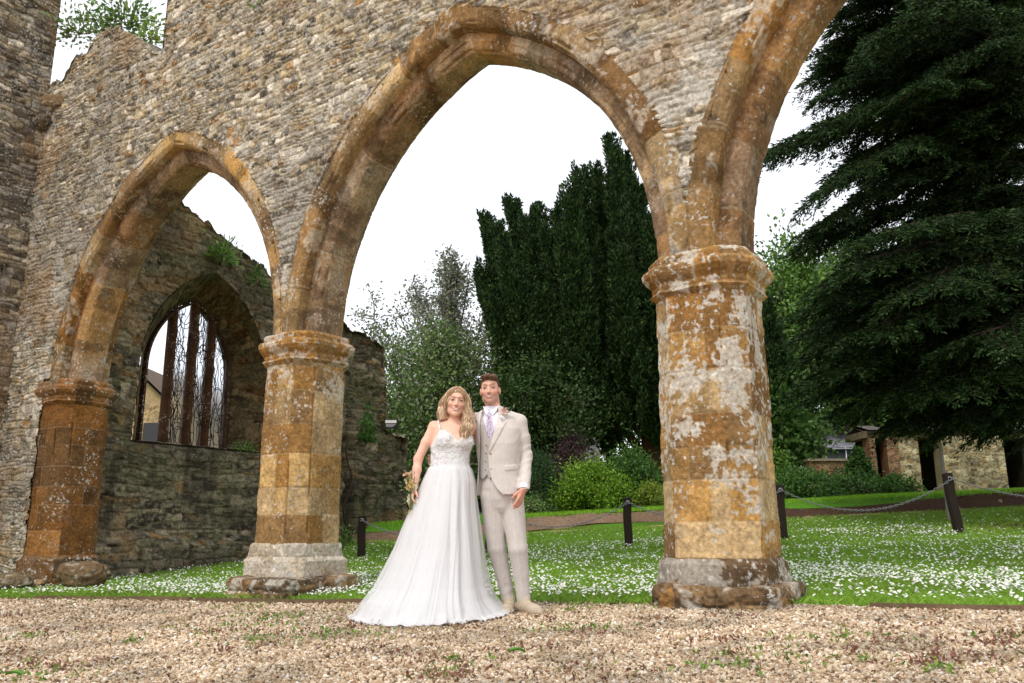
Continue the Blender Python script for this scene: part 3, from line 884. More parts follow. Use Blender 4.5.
# ---- timber edging
def edging(pts, label, seed):
    pts = np.array(pts); L = np.concatenate([[0], np.cumsum(np.linalg.norm(np.diff(pts, axis=0), axis=1))])
    t = np.linspace(0, L[-1], int(L[-1] / .06)); x, y = np.interp(t, L, pts[:, 0]), np.interp(t, L, pts[:, 1])
    z = gz(x, y) + .012 + .014 * (vn(t * 1.2, t * 0, 0, seed) - .5)
    d = np.stack([np.gradient(x), np.gradient(y)], 1); d /= np.linalg.norm(d, axis=1)[:, None]; nx, ny = -d[:, 1], d[:, 0]
    y = y + .02 * (vn(t * 1.5, t * 0 + 4, 0, seed) - .5)
    R = [np.stack([x + nx * a, y + ny * a, z + b], 1) for a, b in ((-.03, -.06), (-.03, .028), (.03, .028), (.03, -.06))]
    V = np.stack(R, 1).reshape(-1, 3)
    c = srgb(96, 76, 56)[None] * (.7 + .6 * fbm(t * 3, t * 0, 0, 3, seed))[:, None]
    o = obj('edging_board', V, [grid_faces(len(t), 4, wrap_v=True)[:, ::-1], np.array([[0, 1, 2, 3]]), np.array([[0, 1, 2, 3]]) + (len(t) - 1) * 4], M_wood, None, np.repeat(c, 4, 0))
    tag(o, label, 'edging')
edging([(2.42, 5.9), (3.14, 5.36), (4.6, 4.5), (7.0, 3.3)], 'thin timber edging board between gravel and daisies right of the right-hand pillar', 3)
edging([(-3.05, 8.42), (-1.75, 7.82), (-1.2, 7.68)], 'thin timber edging board along the gravel in front of the left-hand pillar', 5)
edging([(-5.2, 9.5), (-4.0, 8.98), (-3.15, 8.5)], 'sunken timber edging board at the foot of the left archway', 7)

# ---- gravel stones
rs = np.random.RandomState(21)
def ico():
    t = (1 + 5 ** .5) / 2
    V = np.array([(-1, t, 0), (1, t, 0), (-1, -t, 0), (1, -t, 0), (0, -1, t), (0, 1, t), (0, -1, -t), (0, 1, -t), (t, 0, -1), (t, 0, 1), (-t, 0, -1), (-t, 0, 1)], float) / math.sqrt(1 + t * t)
    F = np.array([(0, 11, 5), (0, 5, 1), (0, 1, 7), (0, 7, 10), (0, 10, 11), (1, 5, 9), (5, 11, 4), (11, 10, 2), (10, 7, 6), (7, 1, 8), (3, 9, 4), (3, 4, 2), (3, 2, 6), (3, 6, 8), (3, 8, 9), (4, 9, 5), (2, 4, 11), (6, 2, 10), (8, 6, 7), (9, 8, 1)])
    return V, F
def rand_rot(n, rs):
    q = rs.normal(size=(n, 4)); q /= np.linalg.norm(q, axis=1)[:, None]
    a, b, c, d = q.T
    return np.stack([1 - 2 * (c * c + d * d), 2 * (b * c - a * d), 2 * (b * d + a * c), 2 * (b * c + a * d), 1 - 2 * (b * b + d * d), 2 * (c * d - a * b), 2 * (b * d - a * c), 2 * (c * d + a * b), 1 - 2 * (b * b + c * c)], 1).reshape(n, 3, 3)
N = 165000
yy = 3.1 * (10.5 / 3.1) ** (rs.rand(N) ** .92)
xx = (rs.rand(N) - .5) * 2 * (yy * .68 + .2)
keep = yy < edge_y(xx) + .03 + .05 * rs.randn(N)
# a few strays on the rim of the lawn
xx, yy = xx[keep], yy[keep]; n = len(xx)
sz = (.0064 + .0054 * rs.rand(n) ** 2) * (.75 + .09 * yy)
iv, if_ = ico()
V = iv[None] * (1 + .28 * (rs.rand(n, 12, 1) - .5)) * sz[:, None, None] * np.stack([.8 + .6 * rs.rand(n), .7 + .4 * rs.rand(n), .5 + .3 * rs.rand(n)], 1)[:, None]
V = np.einsum('nij,nkj->nki', rand_rot(n, rs), V)
V[:, :, 0] += xx[:, None]; V[:, :, 1] += yy[:, None]; V[:, :, 2] += (gz(xx, yy) + sz * (.05 + .7 * rs.rand(n)))[:, None]
pal = np.array([srgb(212, 192, 164), srgb(186, 160, 128), srgb(224, 210, 190), srgb(150, 120, 92), srgb(176, 160, 138), srgb(196, 170, 138), srgb(108, 86, 68), srgb(240, 234, 222)])
ci = rs.choice(8, n, p=[.24, .23, .12, .13, .09, .11, .06, .02])
patch = .78 + .42 * fbm(xx * .9, yy * .9, 0, 3, 31)
patch *= 1 - .30 * sm(.5, .7, fbm(xx * 3, yy * 3, 0, 3, 33))
c = np.repeat(pal[ci] * (.85 + .3 * rs.rand(n))[:, None] * patch[:, None], 12, 0)
F = (if_[None] + (np.arange(n) * 12)[:, None, None]).reshape(-1, 3)
o = obj('gravel', V.reshape(-1, 3), F, M_stone, None, c, smooth=False, base=(0, 0, 0)); tag(o, 'loose tan, cream and pinkish gravel stones', 'gravel', kind='stuff')

# ---- blades of grass and daisies
def blades(n, xs, ys, zs, h, wdt, rs, lean=.5):
    a = rs.rand(n) * 2 * PI; dx, dy = np.cos(a), np.sin(a)
    l = lean * rs.rand(n) * h; b = rs.rand(n) * 2 * PI
    P0 = np.stack([xs - dx * wdt, ys - dy * wdt, zs], 1); P1 = np.stack([xs + dx * wdt, ys + dy * wdt, zs], 1)
    P2 = np.stack([xs + np.cos(b) * l + dx * wdt * .5, ys + np.sin(b) * l + dy * wdt * .5, zs + h * .65], 1)
    P3 = np.stack([xs + np.cos(b) * l * 2, ys + np.sin(b) * l * 2, zs + h], 1)
    V = np.stack([P0, P1, P2, P3], 1).reshape(-1, 3)
    i = np.arange(n)[:, None] * 4
    return V, np.vstack([i + [0, 1, 2], i + [0, 2, 3]])
def scatter_lawn(n, rs, ymax=17.0):
    y = 5.0 * (ymax / 5.0) ** (rs.rand(n) ** .8)
    x = (rs.rand(n) - .5) * 2 * (y * .68 + .2)
    k = (y > edge_y(x) + .05 - .16 * rs.rand(len(x)) ** 3)
    return x[k], y[k]
x, y = scatter_lawn(330000, rs)
k = rs.rand(len(x)) > .75 * np.exp(-((x - 8.2) / 1.3) ** 2 - ((y - 14.0) / .8) ** 2)
k &= rs.rand(len(x)) > .7 * np.exp(-((y - edge_y(x)) / .2) ** 2)
x, y = x[k], y[k]; n = len(x)
hgt = (.022 + .03 * rs.rand(n)) * (.8 + .5 * fbm(x * 2, y * 2, 0, 2, 41)) * (1 + .03 * y)
V, F = blades(n, x, y, gz(x, y) + .0, hgt, .0022 * (.6 + .11 * y), rs, .8)
gcol = np.array([.23, .42, .045])[None] * (.6 + .75 * rs.rand(n))[:, None] * (.6 + .8 * fbm(x * 1.3, y * 1.3, 0, 3, 43))[:, None]
gcol = mixc(gcol, np.array([.28, .36, .06]), rs.rand(n) * .5)
o = obj('grass', V, F, M_grass, None, np.repeat(gcol, 4, 0), smooth=False, base=(0, 0, 0)); tag(o, 'short green lawn grass behind the arcade', 'grass', kind='stuff')
x2 = rs.uniform(-4, 17, 60000); y2 = rs.uniform(17.42, 22, 60000)
n = len(x2); V, F = blades(n, x2, y2, gz(x2, y2) + .01, .05 + .04 * rs.rand(n), .007, rs, .6)
gcol = np.array([.24, .46, .03])[None] * (.7 + .6 * rs.rand(n))[:, None]
o = obj('upper_grass', V, F, M_grass, None, np.repeat(gcol, 4, 0), smooth=False, base=(0, 0, 0)); tag(o, 'bright mown grass of the upper lawn', 'grass', kind='stuff')

def daisies(n0, rs):
    x, y = scatter_lawn(n0, rs, 16.4)
    d = fbm(x * .55, y * .55, 0, 4, 51)
    dens = sm(.38, .58, d) * .55 + .14 + .2 * sm(.35, .6, fbm(x * 2.5, y * 2.5, 0, 3, 57))
    right = sm(1.5, 3.5, x) * sm(11.5, 8.0, y)
    dens = np.clip(dens + .38 * right * sm(.30, .5, d), 0, 1)
    dens *= 1 - .85 * np.exp(-((x - 8.2) / 1.6) ** 2 - ((y - 13.6) / 1.3) ** 2)
    dens *= sm(.05, .35, y - edge_y(x)) * np.where(y > 14.8, .45, 1)
    k = rs.rand(len(x)) < dens
    return x[k], y[k]
x, y = daisies(38000, rs); n = len(x)
r = (.0078 + .0055 * rs.rand(n)) * (1 + .02 * y)
zt = gz(x, y) + .055 + .03 * rs.rand(n)
nv = 7; th = np.arange(nv) / nv * 2 * PI
tl = rs.normal(size=(n, 2)) * .35
dx = np.cos(th)[None] * r[:, None]; dy = np.sin(th)[None] * r[:, None]
ring = np.stack([x[:, None] + dx, y[:, None] + dy, zt[:, None] + dx * tl[:, :1] + dy * tl[:, 1:] - .35 * r[:, None]], -1)
cen = np.stack([x, y, zt + .3 * r], 1)[:, None]
V = np.concatenate([ring, cen], 1)
cc = np.ones((n, nv + 1, 3)) * np.array([.88, .88, .87]); cc[:, nv] = (.84, .80, .62)
i = np.arange(n)[:, None] * (nv + 1)
F = np.vstack([i + [j, (j + 1) % nv, nv] for j in range(nv)])
o = obj('daisies', V.reshape(-1, 3), F, M_petal, None, cc.reshape(-1, 3), smooth=False, base=(0, 0, 0)); tag(o, 'white lawn daisies scattered thickly through the grass', 'daisies', kind='stuff')
# ------------------------------------------------------------------ stones at the foot of the left pillar
V, F, C = lump(at(84, 575, 10.75), .27, .2, .16, 8, col=srgb(112, 92, 66), amp=.6)
o = obj('boulder', V, F, M_dark, None, C); tag(o, 'rough fallen stone lying at the foot of the left-hand pillar', 'stone')
V, F, C = lump(at(12, 583, 11.2), .26, .2, .12, 12, col=srgb(120, 104, 80), amp=.6)
o = obj('boulder', V, F, M_dark, None, C); tag(o, 'rough grey foundation stone under the rubble wall at the far left edge', 'stone')

# ------------------------------------------------------------------ foliage helpers
def leaf_quads(P, D, ln, wd, rs, droop=0.0, jit=.6):
    """P centres, D preferred directions; one rhombus leaf each, returns V (n*4), F"""
    n = len(P)
    d = D + jit * rs.normal(size=(n, 3)); d[:, 2] -= droop
    d /= np.linalg.norm(d, axis=1)[:, None] + 1e-9
    u = np.cross(d, rs.normal(size=(n, 3))); u /= np.linalg.norm(u, axis=1)[:, None] + 1e-9
    ln = np.broadcast_to(ln, (n,))[:, None] * (.7 + .6 * rs.rand(n, 1)); wd = np.broadcast_to(wd, (n,))[:, None] * (.7 + .6 * rs.rand(n, 1))
    V = np.stack([P, P + d * ln * .5 + u * wd * .5, P + d * ln, P + d * ln * .5 - u * wd * .5], 1)
    return V.reshape(-1, 3), np.arange(n * 4).reshape(n, 4)

def unit(a):
    return a / (np.linalg.norm(a, axis=-1, keepdims=True) + 1e-9)

def leaf_col(n, cols, rs, v=.35):
    c = np.array(cols)[rs.randint(0, len(cols), n)] * (1 - v + 2 * v * rs.rand(n))[:, None]
    return np.repeat(c, 4, 0)

def crown(parent, name, P, D, ln, wd, cols, rs, m, droop=0, jit=.6, v=.35):
    V, F = leaf_quads(P, D, ln, wd, rs, droop, jit)
    return obj(name, V, F, m, parent, leaf_col(len(P), cols, rs, v), smooth=False)

def crooked(p0, p1, n, amp, seed):
    p0, p1 = np.asarray(p0, float), np.asarray(p1, float)
    t = np.linspace(0, 1, n)
    P = p0 + (p1 - p0) * t[:, None]
    k = np.sin(t * PI)[:, None] * .5 + t[:, None] * .3
    for a in range(3):
        P[:, a] += amp * (fbm(t * 3, t * 0 + a * 7, 0, 2, seed + a) - .5) * 2 * k[:, 0]
    return P

# ---- Irish yews: bundles of upright plumes
def yew(base, H, R, ncol, seed, label, group=None, cols=None, trunk=True, dens=1.0, bottom=.16, spires=None, lean=None):
    rs = np.random.RandomState(seed)
    base = np.asarray(base, float)
    t = thing('yew_tree', tuple(base), label, 'tree', group)
    Ps, Ds = [], []
    for k in range(ncol):
        if spires is not None:
            cx, cy, top, r = spires[k]
        else:
            a = k * 2.4; rr = R * .62 * math.sqrt((k + .3) / ncol)
            cx, cy, top, r = rr * math.cos(a), rr * math.sin(a), H * (1 - .28 * (rr / R) ** 2 * 2 * rs.rand() ** .5 - .03 * rs.rand()), R * .36 * (.8 + .4 * rs.rand())
        z0 = H * bottom * (.7 + .6 * rs.rand())
        npl = int(52 * dens * top * r)
        h = z0 + (top - z0) * rs.rand(npl) ** .85
        f = (h - z0) / (top - z0)
        rad = r * np.minimum(1, (1.02 - f) ** .85) * sm(-.15, .22, f) * (.6 + .4 * rs.rand(npl))
        th = rs.rand(npl) * 2 * PI
        spread = 1 + .0 * f
        P0 = np.stack([cx * (.72 + .28 * f) + np.cos(th) * rad, cy * (.72 + .28 * f) + np.sin(th) * rad, h], 1)
        L = .5 + .55 * rs.rand(npl); P0[:, 2] -= L * 1.0
        out = np.stack([np.cos(th) * .28, np.sin(th) * .28, np.ones(npl)], 1); out = unit(out)
        ns = int(120 * dens)
        q = rs.rand(npl, ns)
        w = (.15 - .05 * f[:, None]) * np.sin(np.clip(q * .9 + .08, 0, 1) * PI) ** .8 * (.7 + .5 * rs.rand(npl, 1))
        off = unit(rs.normal(size=(npl, ns, 3))) * (w * (.5 + .5 * rs.rand(npl, ns)))[..., None]
        off[..., 2] *= .5
        P = P0[:, None] + out[:, None] * (q * L[:, None])[..., None] + off
        D = unit(off) * .7 + out[:, None] * 1.1
        Ps.append(P.reshape(-1, 3)); Ds.append(D.reshape(-1, 3))
    P = np.vstack(Ps) + base; D = np.vstack(Ds)
    crown(t, 'crown', P, D, .13, .045, cols or [(.032, .070, .018), (.018, .042, .012), (.060, .110, .028), (.010, .024, .009)], rs, M_needle, jit=.35)
    return t, rs

yb = ground_at(657, 24.0)
spx = [(486, 213, .42), (498, 222, .38), (511, 197, .40), (526, 209, .42), (537, 203, .40), (547, 226, .38), (557, 196, .40), (569, 180, .40), (581, 166, .40), (596, 160, .42), (604, 184, .36), (612, 136, .42), (627, 154, .46), (640, 184, .5), (652, 214, .6), (667, 250, .7),
       (504, 236, .6), (531, 236, .6), (563, 222, .6), (589, 205, .6), (619, 190, .6), (574, 214, .5), (548, 244, .6),
       (481, 262, .8), (492, 290, 1.0), (690, 265, 1.1), (508, 300, 1.1), (540, 290, 1.2), (600, 270, 1.2), (680, 320, 1.2), (570, 285, 1.2), (640, 270, 1.2), (715, 300, .9), (620, 250, .9), (520, 270, .9), (557, 262, .9), (585, 245, .9)]
rs0 = np.random.RandomState(4)
sp = []
for k, (px, py, r) in enumerate(spx):
    Yk = 24.0 + rs0.uniform(-1.5, 1.3)
    p = at(px, py, Yk)
    sp.append((p[0] - yb[0], Yk - yb[1], p[2] - yb[2] + .1, r * .68))
t, rs1 = yew(yb, 11, 3.6, len(sp), 61, 'very large dark yew of many upright spires, between the couple and the right-hand pillar', spires=sp, bottom=.27)
b = MB()
cb = srgb(84, 60, 44)
for (x1, y1, z1, x2, y2, z2, r) in [(0, 0, -.3, -.15, 0, 2.6, .34), (.1, 0, 1.3, .5, .2, 4.5, .22)]:
    P = crooked(yb + [x1, y1, z1], yb + [x2, y2, z2], 16, .18, 5); b.tube(P, np.linspace(r * 1.25, r * .7, 16), 12, cb)
b.build('trunk', M_bark, t, smooth=True)
for k, (dx, dz, z0, r) in enumerate([(-2.3, 3.4, 1.2, .15), (-1.9, 2.7, .9, .12), (-3.6, 4.4, 1.9, .11), (1.6, 3.6, 1.6, .13), (-2.6, 4.4, 2.1, .12)]):
    b = MB(); P = crooked(yb + [-.1, -.1, z0], yb + [dx, -.5 + .3 * k, dz], 18, .28, 15 + k); b.tube(P, np.linspace(r, r * .45, 18), 9, cb * (.8 + .15 * k)); b.build('limb', M_bark, t, smooth=True)

y2 = ground_at(775, 27.0)
sp = []
for px, py, r in [(757, 305, .8), (766, 296, .85), (775, 318, .8), (783, 350, .8), (770, 350, 1.0), (789, 385, .7), (760, 345, .9), (748, 330, .8)]:
    Yk = 27 + rs0.uniform(-.8, .8); p = at(px, py, Yk); sp.append((p[0] - y2[0], Yk - y2[1], p[2] - y2[2], r * .72))
t, _ = yew(y2, 6.6, 1.4, len(sp), 67, 'smaller dark upright yew just right of the right-hand pillar', spires=sp, bottom=.06, dens=.9)
b = MB(); b.tube(crooked(y2 - [0, 0, .3], y2 + [0, 0, 2.0], 8, .1, 3), .16, 8, cb); b.build('trunk', M_bark, t)

# ---- broadleaf trees and shrubs: recursive twigs with leaves near their ends
def twig_tree(name, base, H, R, seed, label, cat, cols, leaf=(.08, .05), nleaf=40000, barkc=srgb(110, 96, 84), nbr=16, trunk_r=.12, z_lo=.2, m=None, group=None, clump=.35, skyg=.0, upright=.6, flat=1.0, crown_name='crown', trunkname='trunk', shape=None, jit=.9, v=.35):
    rs = np.random.RandomState(seed)
    base = np.asarray(base, float)
    t = thing(name, tuple(base), label, cat, group)
    tb = MB(); cents = []
    top = base + [0, 0, H]
    Ptr = crooked(base - [0, 0, .2], base + [.1, 0, H * .8], 14, .12 * H * .3, seed); tb.tube(Ptr, np.linspace(trunk_r, trunk_r * .25, 14), 8, barkc)
    bb = MB()
    for k in range(nbr):
        f = z_lo + (1 - z_lo) * (k + .5) / nbr
        p0 = Ptr[min(13, int(f * .85 * 13))]
        a = k * 2.4 + rs.rand()
        prof = math.sin(min(1, (f - z_lo) / (1 - z_lo) * .85 + .22) * PI) ** .6 if shape is None else shape(f)
        rr = R * prof * (.75 + .35 * rs.rand())
        p1 = base + np.array([math.cos(a) * rr, math.sin(a) * rr * flat, H * min(1.0, f + upright * .25 * (1 - f) + .04 * rs.rand())])
        P = crooked(p0, p1, 10, .12 * rr, seed + k); bb.tube(P, np.linspace(trunk_r * .4, .012, 10), 6, barkc, cap=False)
        for j in range(7):
            q0 = P[rs.randint(3, 10)]; d = unit(rs.normal(size=3) + unit(p1 - p0) * .9 + np.array([0, 0, .35])) * rr * rs.uniform(.2, .45)
            Q = crooked(q0, q0 + d, 6, .08 * rr, seed + k * 9 + j); bb.tube(Q, np.linspace(.02 + trunk_r * .06, .006, 6), 4, barkc, cap=False)
            cents += [Q[3], Q[5], Q[4]]
        cents += [P[-1], P[-2], P[-4]]
    if len(tb.V): tb.build(trunkname, M_bark, t, smooth=True)
    bb.build('branches', M_bark, t, smooth=True)
    cents = np.array(cents)
    ci = rs.randint(0, len(cents), nleaf)
    off = rs.normal(size=(nleaf, 3)) * clump * (.6 + .8 * rs.rand(len(cents))[ci])[:, None]
    P = cents[ci] + off
    P[:, 2] = np.maximum(P[:, 2], gz(P[:, 0], P[:, 1]) + .03)
    crown(t, crown_name, P, unit(off) + [0, 0, .2], leaf[0], leaf[1], cols, rs, m or M_leaf, jit=jit, v=v)
    return t

# pale sparse tree behind the couple
twig_tree('silver_leaved_tree', ground_at(447, 27.0), 8.6, 2.7, 81, 'pale sparse grey-leaved tree between the broken wall end and the large yew', 'tree',
          [(.30, .32, .24), (.18, .22, .12), (.36, .34, .31), (.10, .15, .05), (.22, .18, .17)], leaf=(.12, .065), nleaf=26000, nbr=38, trunk_r=.14, z_lo=.12, clump=.17)
twig_tree('leafy_tree', ground_at(436, 24.0), 5.3, 2.5, 83, 'mid green bushy tree directly behind the heads of the couple', 'tree',
          [(.11, .19, .04), (.07, .13, .03), (.17, .25, .07), (.26, .28, .18)], leaf=(.12, .065), nleaf=30000, nbr=24, trunk_r=.12, z_lo=.1, clump=.36)
twig_tree('leafy_tree', ground_at(538, 22.5), 3.9, 1.55, 85, 'small dark green tree just right of the groom, in front of the large yew', 'tree',
          [(.04, .085, .018), (.07, .13, .03), (.03, .06, .014)], leaf=(.10, .06), nleaf=24000, nbr=18, trunk_r=.08, z_lo=.35, clump=.26)
twig_tree('conifer_shrub', ground_at(538, 19.2), 1.35, .5, 87, 'narrow dark green shrub beside the hand of the groom', 'shrub',
          [(.03, .08, .02), (.05, .11, .03)], leaf=(.05, .025), nleaf=9000, nbr=14, trunk_r=.03, z_lo=.05, clump=.12, trunkname='stem')
def mound(name, px, Y, H, R, seed, label, cols, leaf=(.07, .045), n=14000, jit=.8, clump=None, group=None, v=.35, top=None):
    return twig_tree(name, ground_at(px, Y), H, R, seed, label, 'shrub', cols, leaf=leaf, nleaf=n, nbr=18, trunk_r=.03, z_lo=.03, clump=clump or R * .16, trunkname='stem', crown_name='foliage', jit=jit, group=group, v=v, upright=.3)
BR = [(.20, .36, .025), (.14, .28, .02), (.28, .42, .04), (.09, .19, .015)]
MG = [(.07, .17, .03), (.05, .12, .02), (.11, .22, .04)]
DG = [(.035, .08, .016), (.05, .11, .02), (.02, .05, .012)]
mound('shrub', 592, 19.3, .98, .82, 91, 'round bright lime green shrub left of the chain post behind the groom', BR, n=26000, leaf=(.06, .04))
mound('shrub', 630, 20.3, 1.25, .85, 92, 'mid green shrub between the lime green shrub and the yew trunk', MG, n=16000)
mound('shrub', 650, 19.2, .55, .35, 93, 'small yellow-green shrub at the foot of the yew trunk', [(.26, .34, .04), (.2, .28, .04)], n=5000, leaf=(.05, .03))
mound('shrub', 534, 19.0, .36, .42, 94, 'low pale green plant on the upper lawn next to the groom', [(.14, .26, .06), (.2, .3, .1)], n=5000, leaf=(.05, .03))
twig_tree('purple_shrub', ground_at(572, 21.3), 2.0, .62, 95, 'thin purple-leaved shrub in front of the grey roof', 'shrub', [(.10, .045, .06), (.14, .08, .09), (.06, .03, .04)], leaf=(.07, .03), nleaf=4200, nbr=14, trunk_r=.03, z_lo=.1, clump=.14, barkc=srgb(70, 46, 50), trunkname='stem', crown_name='foliage', upright=1.0)
mound('shrub', 799, 19.6, .55, .75, 96, 'low mid green plants at the near end of the brick garden wall', MG, n=9000)
mound('shrub', 776, 21.0, 1.2, .5, 97, 'bright green shrub showing right beside the right-hand pillar', BR[1:] + MG, n=9000)
mound('shrub', 806, 20.2, .62, .42, 98, 'pale flowering green shrub in front of the brick garden wall', MG + [(.5, .5, .42)], n=7000)
mound('shrub', 838, 20.6, .34, .8, 99, 'loose green plants spreading at the foot of the brick garden wall', MG + DG, n=9000)
mound('shrub', 862, 23.6, 1.3, .32, 100, 'dark ivy bush climbing the end of the brick garden wall', DG + MG, n=12000, leaf=(.07, .05))
mound('shrub', 893, 20.4, .4, .5, 102, 'low green plants in front of the orange brick doorway pier', MG, n=4000)

# ---- far trees beyond the buildings
for k, (px, Y, H, R, cols, lab, nn) in enumerate([
        (812, 34, 10.4, 3.9, [(.10, .20, .03), (.15, .26, .05), (.06, .12, .02)], 'yellow-green tree rising behind the drooping cedar branches', 30000),
        (870, 38, 12.5, 4.6, [(.06, .12, .025), (.09, .17, .035)], 'taller green tree behind the garden wall, mostly hidden by the cedar', 26000),
        (960, 36, 12.5, 5, [(.04, .09, .02), (.06, .12, .03)], 'broad dark tree behind the stone outbuilding', 26000),
        (776, 27, 3.2, .9, [(.05, .11, .02), (.08, .16, .03)], 'low bushy tree between the small yew and the garden wall', 16000),
        (540, 36, 5.0, 2.8, DG, 'dark tree behind the grey roof', 12000),
        (700, 33, 6.2, 3.5, DG, 'dark tree hidden behind the large yew', 12000),
        (405, 36, 4.2, 2.6, MG, 'low distant tree just right of the broken wall end', 9000), (455, 38, 4.6, 2.8, MG, 'low distant tree directly behind the bride', 9000),
        (500, 37, 4.6, 2.8, DG, 'low distant tree directly behind the groom', 9000)]):
    twig_tree('leafy_tree', ground_at(px, Y), H, R, 110 + k, lab, 'tree', cols, leaf=(.20, .12), nleaf=nn, nbr=26, trunk_r=.2, z_lo=.12, clump=.5)

# clipped hedge far behind the couple
rs = np.random.RandomState(140)
a0, a1 = at(372, 500, 29.0)[0], at(560, 500, 29.0)[0]
P = np.stack([rs.uniform(a0, a1, 26000), 28.4 + 1.1 * rs.rand(26000), 0 * rs.rand(26000)], 1)
P[:, 2] = gz(P[:, 0], P[:, 1]) + 1.9 * rs.rand(26000) ** .8 * (.85 + .25 * vn(P[:, 0] * 1.5, P[:, 1], 0, 3))
V, F = leaf_quads(P, np.tile([0, -.3, .5], (26000, 1)), .13, .08, rs, 0, .9)
hg = thing('hedge', ((a0 + a1) / 2, 28.9, float(gz(0, 28.9))), 'long dark green hedge running behind the couple and the pale tree', 'hedge')
obj('foliage', V, F, M_leaf, hg, leaf_col(26000, DG + MG, rs), smooth=False)
